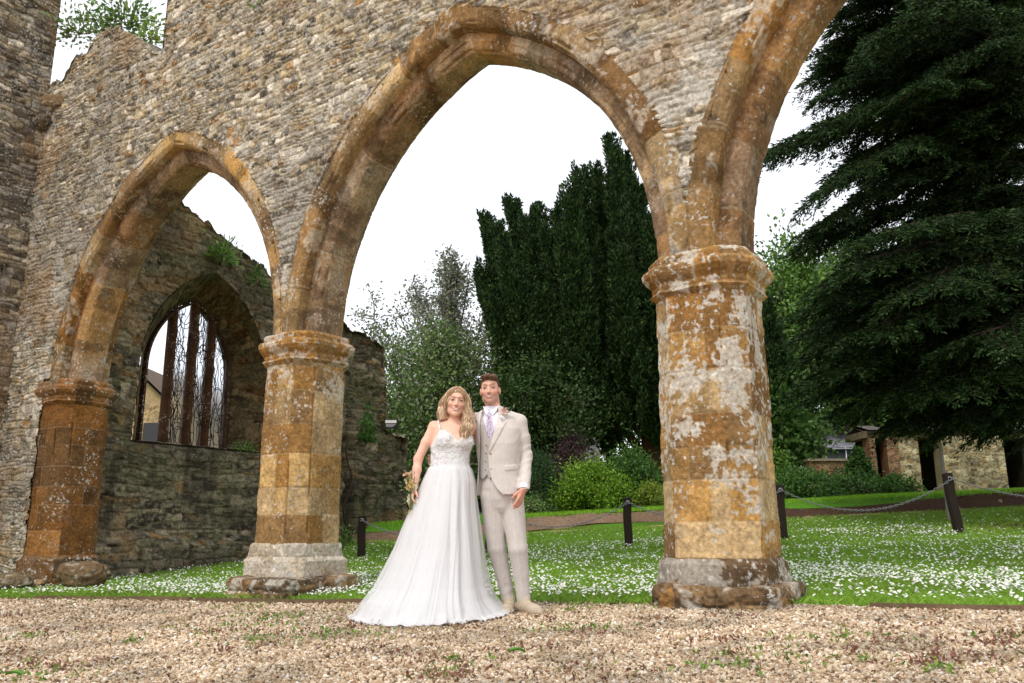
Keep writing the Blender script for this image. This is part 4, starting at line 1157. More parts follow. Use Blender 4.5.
# ---- the great cedar: trunk outside the right edge, long drooping boughs
def cedar(base, label, seed):
    rs = np.random.RandomState(seed)
    base = np.asarray(base, float)
    t = thing('cedar_tree', tuple(base), label, 'tree')
    b = MB(); P = crooked(base - [0, 0, .4], base + [.3, 0, 15], 20, .3, 3); b.tube(P, np.linspace(.62, .22, 20), 14, srgb(74, 60, 50)); b.build('trunk', M_bark, t, smooth=True)
    Pl, Dl = [], []
    def bough(p0, p1, sag, wid, n2, seed, dens=1.0, hang=.35):
        p0, p1 = np.asarray(p0, float), np.asarray(p1, float)
        n = 26; q = np.linspace(0, 1, n)
        C = p0 + (p1 - p0) * q[:, None]; C[:, 2] += sag * np.sin(q * PI * .8) - .0
        C += .25 * (np.stack([fbm(q * 4, q * 0 + a * 5, 0, 2, seed + a) for a in range(3)], 1) - .5)
        bb = MB(); bb.tube(C, np.linspace(.12, .018, n), 7, srgb(64, 52, 44), cap=False)
        ax = unit(p1 - p0); side = unit(np.cross(ax, [0, 0, 1.0]))
        for k in range(n2):
            f = .12 + .88 * (k + rs.rand()) / n2
            o = C[min(n - 1, int(f * (n - 1)))]
            sg_ = 1 if k % 2 else -1
            Ls = wid * (1.08 - f) ** .5 * (.6 + .6 * rs.rand()) + .35
            d = unit(ax * (.75 + .5 * rs.rand()) + side * sg_ * (.9 * rs.rand() + .35) + np.array([0, 0, .12 * rs.randn()]))
            m_ = 9; qq = np.linspace(0, 1, m_)
            Q = o + d * Ls * qq[:, None]; Q[:, 2] -= hang * Ls * .55 * qq ** 2.0
            bb.tube(Q, np.linspace(.022, .005, m_), 4, srgb(60, 50, 42), cap=False)
            # sprays: short twiglets both sides, hanging at their tips
            ntw = int(Ls * 13 * dens) + 3
            for j in range(ntw):
                g = (j + rs.rand()) / ntw
                o2 = Q[0] + (Q[-1] - Q[0]) * g; o2[2] = np.interp(g, qq, Q[:, 2])
                s2 = 1 if j % 2 else -1
                sd = np.cross(d, [0, 0, 1.0])
                d2 = unit(d * .9 + sd * s2 * (.5 + .4 * rs.rand()) + np.array([0, 0, -.32 * rs.rand() - .1]))
                l2 = (.28 + .34 * rs.rand()) * (1.15 - .4 * g)
                nn = int(30 * l2 / .4)
                r = rs.rand(nn)
                X = o2 + d2 * (r * l2)[:, None]; X[:, 2] -= .25 * l2 * r ** 2
                X += rs.normal(size=(nn, 3)) * np.array([.02, .02, .012])
                Dn = d2 * 1.2 + rs.normal(size=(nn, 3)) * np.array([.55, .55, .28])
                Pl.append(X); Dl.append(Dn)
        bb.build('bough', M_bark, t, smooth=True)
    def A(px, py, Y): return at(px, py, Y)
    tr = lambda h, dy=0: base + np.array([0, dy, h])
    # (tip pixel x, y, depth, height on the trunk, sag, half width, twigs)
    tips = [(838, 112, 14.6, 8.2, .9, 1.5, 34), (786, 182, 14.2, 7.2, 1.1, 1.3, 36), (835, 250, 14.6, 6.6, 1.0, 1.3, 34), (842, 205, 13.6, 7.4, .8, 1.4, 30),
            (822, 272, 15.4, 5.4, 1.0, 1.5, 34), (834, 332, 14.6, 4.7, .9, 1.7, 34), (862, 22, 14.8, 9.5, .6, 1.7, 34), (850, 80, 16.2, 9.0, .8, 1.6, 30),
            (870, -20, 14.0, 9.9, .5, 1.8, 34), (905, 40, 12.8, 9.0, .5, 1.7, 30), (940, -40, 13.6, 10.4, .4, 1.9, 34), (900, 120, 13.2, 8.2, .6, 1.5, 26), (980, 60, 12.6, 9.0, .4, 1.8, 30),
            (970, 0, 15.0, 9.8, .4, 1.8, 26), (860, 80, 17.0, 9.4, .6, 1.8, 26), (930, 100, 17.2, 8.9, .4, 1.8, 26), (1000, 120, 13.4, 8.0, .4, 1.4, 18),
            (824, 372, 15.6, 3.9, .8, 1.5, 32), (818, 402, 16.6, 3.6, .7, 1.5, 30), (850, 300, 13.4, 5.1, .7, 1.6, 30), (840, 395, 14.6, 3.6, .7, 1.6, 32), (890, 250, 13.0, 5.6, .4, 1.4, 22),
            (880, 350, 13.4, 4.4, .5, 1.7, 30), (900, 405, 14.4, 3.4, .5, 1.7, 32), (950, 395, 13.6, 3.5, .4, 1.6, 28), (920, 300, 12.8, 5.0, .4, 1.6, 28), (985, 350, 12.8, 4.2, .3, 1.6, 26), (960, 215, 15.0, 6.0, .4, 1.6, 24),
            (870, 420, 16.2, 2.9, .5, 1.5, 28), (990, 400, 15.5, 3.1, .3, 1.5, 24), (835, 408, 17.5, 3.4, .6, 1.5, 26), (868, 416, 16.6, 2.9, .5, 1.4, 26), (915, 426, 16.0, 2.7, .4, 1.6, 28), (850, 55, 15.5, 9.2, .7, 1.5, 30), (832, 88, 16.0, 8.8, .8, 1.4, 30), (965, 424, 15.2, 2.8, .3, 1.6, 26), (940, 410, 17.5, 3.0, .4, 1.7, 26), (1005, 418, 16.5, 2.7, .2, 1.6, 22), (822, 352, 17.0, 4.4, .8, 1.5, 28), (870, 290, 17.2, 5.2, .8, 1.6, 28), (890, 300, 17.5, 5.0, .5, 1.8, 28), (1000, 200, 16.5, 6.2, .2, 1.8, 24), (1005, 30, 16.5, 8.9, .2, 1.8, 24), (836, 150, 15.2, 7.6, .8, 1.5, 28), (960, 265, 17.2, 5.4, .3, 1.8, 24), (890, 390, 18.0, 3.2, .4, 1.8, 26), (880, 190, 17.5, 6.9, .5, 1.5, 20), (1010, 280, 13.5, 5.1, .2, 1.5, 22), (860, 180, 16.0, 7.0, .6, 1.4, 24), (930, 330, 16.8, 4.4, .4, 1.9, 28), (865, 335, 17.2, 4.2, .5, 1.9, 28)]
    for k, (px, py, Y, h, sag, wid, n2) in enumerate(tips):
        bough(tr(h), A(px, py, Y), sag, wid, n2, 900 + k * 7)
    # boughs on the far side, away from the arcade
    for k in range(9):
        a = math.radians(-60 + 22 * k); h = 4.5 + k * .7
        bough(tr(h), tr(h - .5) + np.array([math.cos(a) * 4.5, math.sin(a) * 4.5, 0]), .6, 1.6, 14, 1300 + k * 5, dens=.6)
    P = np.vstack(Pl); D = np.vstack(Dl)
    crown(t, 'crown', P, D, .10, .026, [(.018, .042, .012), (.030, .066, .018), (.010, .024, .008), (.052, .095, .026)], rs, M_needle, jit=.25)
    print('cedar sprigs', len(P))
    return t
cedar(ground_at(1112, 15.5), 'huge dark cedar whose drooping boughs fill the upper right of the view', 71)

# ------------------------------------------------------------------ buildings in the background
def local_frame(px, Y, rz):
    p = ground_at(px, Y)
    M = np.array([[math.cos(rz), -math.sin(rz), 0], [math.sin(rz), math.cos(rz), 0], [0, 0, 1.]])
    return p, (M, p)
def brick_panel(mb, fr, x0, x1, z0, z1, y0, y1, seed, ch, wl, pal, wts, relief=.012, step=.03, mort=srgb(150, 138, 118)):
    """a masonry block: modelled front face, plain other faces"""
    M, o = fr
    nx, nz = max(4, int((x1 - x0) / step)), max(4, int((z1 - z0) / step))
    X, Z = np.meshgrid(np.linspace(x0, x1, nx), np.linspace(z0, z1, nz), indexing='ij')
    h, c = rubble(X.ravel() + seed, Z.ravel(), seed, ch=ch, wl=wl, relief=relief, pal=pal, wts=wts, mort=mort)
    V = np.stack([X.ravel(), y0 - h, Z.ravel()], 1) @ M.T + o
    mb.add(V, grid_faces(nx, nz), c)
    V = np.array([[x, y, z] for x in (x0, x1) for y in (y0 + .02, y1) for z in (z0, z1)]) @ M.T + o
    mb.add(V, [[0, 1, 3, 2], [4, 6, 7, 5], [2, 3, 7, 6], [0, 2, 6, 4], [1, 5, 7, 3]], np.array(pal[0]) * .8)
    return mb
LIME = [srgb(176, 158, 122), srgb(150, 132, 98), srgb(196, 180, 146), srgb(128, 112, 84), srgb(166, 138, 94)]
LW = [.3, .25, .15, .15, .15]
BRK = [srgb(140, 102, 76), srgb(120, 86, 66), srgb(154, 120, 90), srgb(104, 78, 62)]
BW = [.35, .3, .2, .15]
# garden wall and outbuildings to the right
pg = at(840, 495, 25.0); G0 = float(gz(pg[0], 25))
def quad_face(px0, px1, Y): return at(px0, 480, Y)[0], at(px1, 480, Y)[0]
def zat(py, Y, px=860): return float(at(px, py, Y)[2])
def block(name, px0, px1, pt0, pb, Y, thick, seed, ch, wl, pal, wts, label, cat, m=M_dark, root=None, part='wall', step=.035):
    x0, x1 = quad_face(px0, px1, Y)
    z1 = zat(pt0, Y, (px0 + px1) / 2); z0 = min(zat(pb, Y, (px0 + px1) / 2), float(gz((x0 + x1) / 2, Y))) - .3
    fr = (np.eye(3), np.array([0, Y, 0.]))
    if root is None:
        root = thing(name, ((x0 + x1) / 2, Y, z0 + .3), label, cat)
    b = MB(); brick_panel(b, fr, x0, x1, z0, z1, 0, thick, seed, ch, wl, pal, wts, step=step); b.build(part, m, root, smooth=False)
    return root, x0, x1, z0, z1
gw, x0, x1, z0, z1 = block('garden_wall', 810, 876, 461, 497, 25.0, .35, 800, (.07, .09), (.18, .26), BRK, BW, 'weathered red brick garden wall with ivy at the right, behind the plants', 'wall')
b = MB(); b.box(x0 - .03, x1 + .0, 24.94, 25.41, z1 + .002, z1 + .07, srgb(150, 138, 120)); b.build('coping', M_dark, gw)
ob, x0, x1, z0, z1 = block('stone_outbuilding', 902, 922, 436, 495, 24.6, .6, 810, (.12, .2), (.2, .5), LIME, LW, 'low honey-coloured stone outbuilding with dark doorways under the cedar boughs', 'building', part='limestone_pier')
for (a, bb_, pt, nm, sd, pal, wt, ch, wl, Y) in [(873, 879, 436, 'brick_pier', 815, BRK, BW, (.07, .09), (.18, .26), 24.5), (890, 902, 436, 'brick_pier', 816, BRK, BW, (.07, .09), (.18, .26), 24.55),
                                          (945, 1008, 436, 'rubble_wall', 817, LIME, LW, (.06, .14), (.14, .36), 24.4)]:
    block('x', a, bb_, pt, 495, Y, .5, sd, ch, wl, pal, wt, '', '', root=ob, part=nm)
xa, xb = quad_face(878, 1040, 24.6); zt = zat(437, 24.6, 940)
b = MB(); b.box(xa - .3, xb, 24.62, 26.0, zt - .02, zt + .18, srgb(120, 106, 84)); b.build('lintel', M_dark, ob)
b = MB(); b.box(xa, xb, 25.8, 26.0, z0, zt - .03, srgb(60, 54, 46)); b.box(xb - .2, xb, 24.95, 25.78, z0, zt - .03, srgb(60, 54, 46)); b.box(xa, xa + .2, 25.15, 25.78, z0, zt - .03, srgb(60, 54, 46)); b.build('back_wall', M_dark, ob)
b = MB(); ya, yb_ = 24.45, 26.2
rv = np.array([[xa - .2, ya, zt + .2], [xb + .2, ya, zt + .2], [xb + .2, (ya + yb_) / 2, zt + .42], [xa - .2, (ya + yb_) / 2, zt + .42], [xa - .2, yb_, zt + .2], [xb + .2, yb_, zt + .2]])
b.add(rv, [[0, 1, 2, 3], [3, 2, 5, 4]], srgb(96, 90, 86)); b.add(rv - [0, 0, .1], [[3, 2, 1, 0], [4, 5, 2, 3]], srgb(80, 70, 62)); b.build('roof', M_dark, ob)
# rubble gable further right
gb, x0, x1, z0, z1 = block('stone_cottage', 998, 1075, 396, 492, 29.0, 6.0, 820, (.08, .16), (.16, .4), [c * 1.1 for c in LIME], LW, 'honey stone cottage wall at the far right edge above the outbuilding', 'building')
b = MB(); rv = np.array([[x0 - .2, 28.8, z1], [x1 + .2, 28.8, z1], [x1 + .2, 32, z1 + 2.2], [x0 - .2, 32, z1 + 2.2], [x0 - .2, 35.2, z1], [x1 + .2, 35.2, z1]])
b.add(rv, [[0, 1, 2, 3], [3, 2, 5, 4]], srgb(92, 84, 78)); b.build('roof', M_dark, gb)
# white rendered cottage with slate roof
wc, x0, x1, z0, z1 = block('white_cottage', 800, 872, 449, 470, 31.0, 6.0, 830, (3, 4), (9, 10), [srgb(236, 230, 226)] * 2, [.5, .5], 'low white rendered cottage with a grey slate roof above the garden wall', 'building', m=M_paint, step=.2)
b = MB(); rv = np.array([[x0 - .3, 30.8, z1 - .02], [x1 + .3, 30.8, z1 - .02], [x1 + .3, 34, z1 + 1.3], [x0 - .3, 34, z1 + 1.3], [x0 - .3, 37.2, z1], [x1 + .3, 37.2, z1]])
b.add(rv, [[0, 1, 2, 3], [3, 2, 5, 4]], srgb(140, 140, 148)); b.build('roof', M_dark, wc)
for px in (826, 846):
    c0 = at(px, 457, 30.95); b = MB(); b.box(c0[0] - .35, c0[0] + .35, 30.93, 30.97, c0[2] - .3, c0[2] + .35, srgb(60, 64, 70)); f = b.build('window', M_paint, wc)
    b = MB(); b.box(c0[0] - .4, c0[0] + .4, 30.90, 30.925, c0[2] - .37, c0[2] - .32, srgb(230, 230, 230)); b.box(c0[0] - .02, c0[0] + .02, 30.90, 30.925, c0[2] - .3, c0[2] + .35, srgb(230, 230, 230)); b.build('sill', M_paint, f)
# grey roofed building behind the couple
gh = thing('grey_roofed_house', tuple(ground_at(566, 30.0)), 'house with pale grey weathered roof and brick wall between the groom and the yew', 'building')
def px_poly(pts, Y0, Y1=None):
    return np.array([at(px, py, Y) for (px, py, Y) in pts])
b = MB()
n1, n2 = 40, 30
A0, A1, A2, A3 = px_poly([(535, 494, 29.5), (594, 494, 29.5), (594, 447, 33.5), (560, 447, 33.5)], 0)
A0[2] = A1[2]; A3[2] = A2[2]
a, c_ = np.meshgrid(np.linspace(0, 1, n1), np.linspace(0, 1, n2), indexing='ij'); a, c_ = a.ravel()[:, None], c_.ravel()[:, None]
V = (A0 * (1 - a) + A1 * a) * (1 - c_) + (A3 * (1 - a) + A2 * a) * c_
tc = srgb(158, 150, 150)[None] * (.8 + .4 * vn(a[:, 0] * 26, np.floor(c_[:, 0] * 22), 0, 3))[:, None] * (1 - .25 * ((c_[:, 0] * 22) % 1 < .25))[:, None]
b.add(V, grid_faces(n1, n2), tc); b.build('roof', M_dark, gh)
x0, x1 = A0[0], A1[0]; z1 = A0[2]; z0 = float(gz(x0, 29.6)) - .4
b = MB(); brick_panel(b, (np.eye(3), np.array([0, 29.7, 0.])), x0 - .1, x1, z0, z1, 0, .4, 840, (.09, .11), (.2, .3), [srgb(150, 108, 80), srgb(128, 92, 70), srgb(166, 130, 100)], [.4, .3, .3]); 
b.build('wall', M_dark, gh)
b = MB(); V = px_poly([(594, 497, 29.6), (600, 497, 31), (600, 442, 33.6), (594, 445, 33.5)], 0)
b.box(x1, x1 + .25, 29.6, 33.6, z0, A2[2] + .15, srgb(186, 182, 184)); b.build('gable_wall', M_paint, gh)
b = MB(); c0 = at(551, 506, 29.6); b.box(c0[0] - .12, c0[0] + .1, 29.55, 29.66, z0, z1, srgb(150, 146, 140)); b.build('post', M_wood, gh)
b = MB(); c0 = at(561, 508, 29.6); b.box(c0[0] - .28, c0[0] + .3, 29.62, 29.66, z0, z1 - .12, srgb(96, 66, 46)); b.build('door', M_wood, gh)
# stone house glimpsed through the window
sh = thing('distant_stone_house', (-17.2, 27.5, -.3), 'distant honey stone gabled house seen through the open light of the pointed window', 'house')
hb = at(146, 440, 30.0)
b = MB(); brick_panel(b, (np.eye(3), np.array([0, 30.0, 0.])), hb[0] - 3.4, hb[0] + .75, -.5, at(146, 404, 30)[2], 0, 7, 850, (.14, .22), (.25, .6), [srgb(186, 160, 120), srgb(168, 142, 104)], [.5, .5], step=.06); b.build('wall', M_dark, sh)
zt = float(at(146, 404, 30)[2]); xm = hb[0] - .9; zr = float(at(140, 376, 30)[2])
b = MB(); V = np.array([[hb[0] - 3.6, 29.8, zt - .05], [xm, 29.8, zr + .6], [hb[0] + 1.0, 29.8, zt - .1]]); V2 = V + [0, 7.4, 0]
b.add(np.vstack([V, V2]), [[0, 1, 4, 3], [1, 2, 5, 4]], srgb(110, 96, 84)); b.add(np.vstack([V - [0, 0, .12], V2 - [0, 0, .12]]), [[3, 4, 1, 0], [4, 5, 2, 1]], srgb(90, 80, 70)); b.build('roof', M_dark, sh)
b = MB(); b.add(np.array([[hb[0] - 3.4, 30.02, zt - .01], [hb[0] + .75, 30.02, zt - .01], [xm, 30.02, zr + .5]]), [[0, 1, 2]], srgb(178, 152, 114)); b.build('gable', M_dark, sh)
for dx, dz in ((.2, -1.1), (-1.3, -1.1)):
    b = MB(); b.box(hb[0] + dx - .3, hb[0] + dx + .3, 29.9, 29.96, zt + dz - .4, zt + dz + .4, srgb(70, 70, 72)); b.build('window', M_paint, sh)

# ------------------------------------------------------------------ chain posts and chains
posts = [(363, 558, 515), (489, 555, 503), (627, 547, 497), (780, 537, 484), (955, 533, 472)]
labs = ['dark square chain post by the broken wall end, left of the bride', 'dark chain post mostly hidden between the dress and the legs of the groom', 'dark leaning-free chain post in the daisies between the groom and the right-hand pillar',
        'dark chain post showing just right of the right-hand pillar', 'dark chain post leaning left, furthest right, under the cedar']
labs[2] = 'dark upright chain post in the daisies between the groom and the right-hand pillar'
Yp = [14.6, 14.3, 14.0, 13.7, 13.2]
proto = None; tops = []
for (px, pb, pt), lab, Yk in zip(posts, labs, Yp):
    g = ground_at(px, Yk); tp = at(px, pt, Yk)
    if proto is None:
        proto = thing('chain_post', (0, 0, 0), labs[0], 'post', 'dark posts carrying the chain across the lawn')
        b = MB(); n = 14; zz = np.linspace(-.3, .88, n)
        ring = np.array([(-.062, -.05), (-.05, -.062), (.05, -.062), (.062, -.05), (.062, .05), (.05, .062), (-.05, .062), (-.062, .05)])
        V = np.stack([np.array([[rx, ry, z] for rx, ry in ring]) for z in zz]).reshape(-1, 3)
        V = np.vstack([V, [[0, 0, .9]]]); V[:, 0] += .006 * np.sin(V[:, 2] * 9)
        b.add(V, grid_faces(n, 8, wrap_v=True)[:, ::-1], srgb(44, 34, 28)); b.T.append(np.array([[(n - 1) * 8 + i, (n - 1) * 8 + (i + 1) % 8, n * 8] for i in range(8)]))
        b.build('shaft', M_wood, proto)
        b = MB(); th = np.linspace(0, 2 * PI, 13); b.tube(np.stack([.03 * np.cos(th), -.07 + 0 * th, .80 + .03 * np.sin(th)], 1), .008, 6, srgb(150, 150, 152)); b.build('ring', M_metal, proto)
        o = proto
    else:
        o = copy_tree(proto)
    o['label'] = lab
    o.location = tuple(g)
    hgt = (tp[2] - g[2]) / .9
    o.scale = (1, 1, hgt)
    if px == 955: o.rotation_euler = (0, -.09, 0)
    top = g + np.array([-.05 if px == 955 else 0, -.09, .80 * hgt]); tops.append(top)
link_mb = None
clabs = ['sagging steel chain behind the bride', 'sagging steel chain from behind the groom to the post in the daisies', 'sagging steel chain passing behind the right-hand pillar', 'sagging steel chain between the right-hand pillar and the leaning post', 'sagging steel chain running off the right edge from the leaning post']
tops.append(ground_at(1190, 12.3) + [0, 0, .8])
for k in range(5):
    a, b_ = tops[k], tops[k + 1]
    n = int(np.linalg.norm(b_ - a) / .042)
    q = np.linspace(0, 1, n); P = a + (b_ - a) * q[:, None]; P[:, 2] -= (.34 if k != 3 else .40) * 4 * q * (1 - q)
    mb = MB(); T = unit(np.gradient(P, axis=0))
    th = np.arange(9) / 8 * 2 * PI
    for i in range(n):
        A_ = unit(np.cross(T[i], [0, 0, 1.0])); B_ = np.cross(A_, T[i])
        N_ = A_ if i % 2 else B_
        R = P[i] + np.cos(th)[:, None] * T[i] * .031 + np.sin(th)[:, None] * N_ * .015
        mb.tube(R, .0048, 4, srgb(150, 150, 154), cap=False)
    o = mb.build('chain', M_metal, None, smooth=True); tag(o, clabs[k], 'chain', 'chains hanging between the dark posts')
# pale leaning pole behind the last post
b = MB(); g = ground_at(947, 15.5); tp = at(940, 443, 15.5); b.tube(np.array([g - [0, 0, .1], (g + tp) / 2, tp]), .035, 8, srgb(150, 144, 136))
o = b.build('leaning_pole', M_wood, None, smooth=True); tag(o, 'pale slender pole leaning behind the furthest right chain post', 'pole')

# ------------------------------------------------------------------ plants growing on the ruins
def tuft(name, c0, r, n, ln, wd, cols, seed, label, m=None, up=1.0, cat='plant'):
    rs = np.random.RandomState(seed)
    c0 = np.asarray(c0, float)
    t = thing(name, tuple(c0), label, cat)
    P = c0 + rs.normal(size=(n, 3)) * np.array([r[0], r[1], r[2]]) * .5; P[:, 2] = np.maximum(P[:, 2], c0[2] - .02)
    b = MB()
    for k in range(9):
        e = P[rs.randint(0, n)]; b.tube(crooked(c0, e, 6, .06, seed + k), np.linspace(.01, .003, 6), 4, srgb(110, 96, 70), cap=False)
    b.build('stem', M_bark, t)
    crown(t, 'foliage', P, unit(P - c0) + [0, 0, up * .4], ln, wd, cols, rs, m or M_leaf, jit=.6)
    return t
GL = [(.14, .26, .05), (.10, .19, .04), (.22, .32, .09)]
tuft('wall_shrub', at(82, 34, 12.3), (.6, .4, .45), 420, .09, .05, GL + [(.3, .32, .2)], 3, 'pale leafy bush growing on the wall top at the far left')
tuft('wall_shrub', at(122, 22, 11.9), (.6, .4, .5), 700, .09, .05, GL + [(.08, .16, .06)], 4, 'larger green bush growing in the middle of the broken wall top')
tuft('wall_shrub', at(150, 38, 11.4), (.2, .2, .25), 160, .08, .045, [(.2, .32, .05), (.26, .36, .08)], 6, 'small bright green plant hanging at the step in the wall top')
tuft('wall_shrub', at(262, 8, 9.35), (.16, .08, .07), 90, .05, .03, [(.14, .28, .05)], 7, 'tiny green plant on the upper rubble wall at the top of the photo')
tuft('fern', swz(SW + .06, 2.55, 5.45), (.2, .4, .26), 380, .16, .03, [(.14, .28, .05), (.20, .34, .07), (.10, .2, .04)], 8, 'bright green fern growing high on the window wall', up=.6)
tuft('fern', swz(SW + .06, 3.35, 5.2), (.15, .5, .3), 240, .12, .03, [(.10, .2, .05), (.16, .22, .07)], 9, 'smaller dull green fern right of the bright one on the window wall')
tuft('sill_plant', swz(SW - .1, 3.45, 2.12), (.2, .3, .12), 300, .06, .03, GL, 10, 'small green plant on the right end of the window sill')
tuft('ivy', swz(SW + .08, 6.4, 2.6), (.12, .5, .6), 700, .07, .06, [(.06, .14, .03), (.09, .18, .04)], 11, 'green ivy climbing the broken end of the window wall')
tuft('ivy', swz(SW + .1, 5.9, .3), (.15, .8, .25), 500, .08, .05, GL, 12, 'low green weeds at the foot of the broken wall end')
b = MB(); pv = [swz(SW + .10, 5.85 + .10 * math.sin(k * .8), .1 + k * .16) for k in range(16)]; b.tube(np.array(pv), np.linspace(.03, .012, 16), 6, srgb(60, 48, 38))
o = b.build('bare_creeper', M_bark, None, smooth=True); tag(o, 'dark bare ivy stem climbing the broken end of the window wall', 'stem')

# ------------------------------------------------------------------ weeds in the gravel
rs = np.random.RandomState(77)
P, D, Cc = [], [], []
spots = [(255, 625, 'g', .5), (300, 618, 'g', .5), (270, 640, 'g', .3), (230, 608, 'g', .3), (20, 640, 'g', .2), (45, 676, 'g', .3), (330, 640, 'g', .3), (575, 632, 'g', .25), (840, 640, 'g', .25), (90, 596, 'g', .3), (120, 600, 'g', .3), (640, 606, 'g', .3),
         (800, 604, 'g', .3), (560, 607, 'g', .4), (600, 606, 'g', .4), (740, 670, 'g', .25), (665, 600, 'g', .2), (775, 604, 'g', .2), (1000, 640, 'g', .1), (340, 634, 'g', .15)]
for k in range(50):
    spots.append((rs.uniform(0, 1024), rs.uniform(615, 683), 'r' if rs.rand() < .88 else 'g', .06 + .10 * rs.rand()))
for px, py, kind, rad in spots:
    r = eye_ray(px, py); tq = HC / -r[2] if r[2] < 0 else 1; g = r * tq
    gx, gy = g[0], g[1]
    for _ in range(2):
        s_ = (float(gz(gx, gy)) - HC) / r[2]; gx, gy = r[0] * s_, r[1] * s_
    n = int(110 * rad)
    x = gx + rs.normal(size=n) * rad * .8; y = gy + rs.normal(size=n) * rad * .6
    k = y < edge_y(x) + .1; x, y = x[k], y[k]; n = len(x)
    if not n: continue
    for q in range(3):
        P.append(np.stack([x, y, gz(x, y) + .012 + .012 * rs.rand(n)], 1) + rs.normal(size=(n, 3)) * [.012, .012, .004]); D.append(np.tile([0, 0, .7], (n, 1)))
        col = np.array([(.16, .30, .04), (.24, .34, .06), (.1, .2, .03)]) if kind == 'g' else np.array([(.24, .08, .06), (.20, .10, .07), (.20, .18, .07), (.28, .13, .10)])
        Cc.append(col[rs.randint(0, len(col), n)])
P, D, Cc = np.vstack(P), np.vstack(D), np.vstack(Cc)
V, F = leaf_quads(P, D, .026, .014, rs, 0, .8)
o = obj('gravel_weeds', V, F, M_leaf, None, np.repeat(Cc, 4, 0), smooth=False, base=(0, 0, 0)); tag(o, 'tiny red and green weeds creeping through the gravel', 'weeds', kind='stuff')
def fallen_leaf(px, py, L, W, rz, label):
    r = eye_ray(px, py); s_ = (.012 - HC + .0) / r[2]; g = r * s_
    g = np.array([g[0], g[1], float(gz(g[0], g[1])) + .03])
    q = np.linspace(0, 1, 12); wv = W * np.sin(q * PI) ** .8
    V = []
    for i, t_ in enumerate(q):
        for sgn in (-1, 0, 1):
            V.append([(t_ - .5) * L, sgn * wv[i] * .5, .012 * abs(sgn) + .012 * math.sin(t_ * PI)])
    M = np.array([[math.cos(rz), -math.sin(rz), 0], [math.sin(rz), math.cos(rz), 0], [0, 0, 1.]])
    o = obj('fallen_leaf', np.array(V) @ M.T + g, grid_faces(12, 3), M_leaf, None, np.tile([.10, .30, .03], (36, 1)), base=g)
    tag(o, label, 'leaf')
fallen_leaf(517, 657, .085, .045, .2, 'green fallen leaf lying on the gravel at bottom centre')
fallen_leaf(15, 662, .09, .03, -.2, 'green fallen leaf lying on the gravel at the bottom left corner')
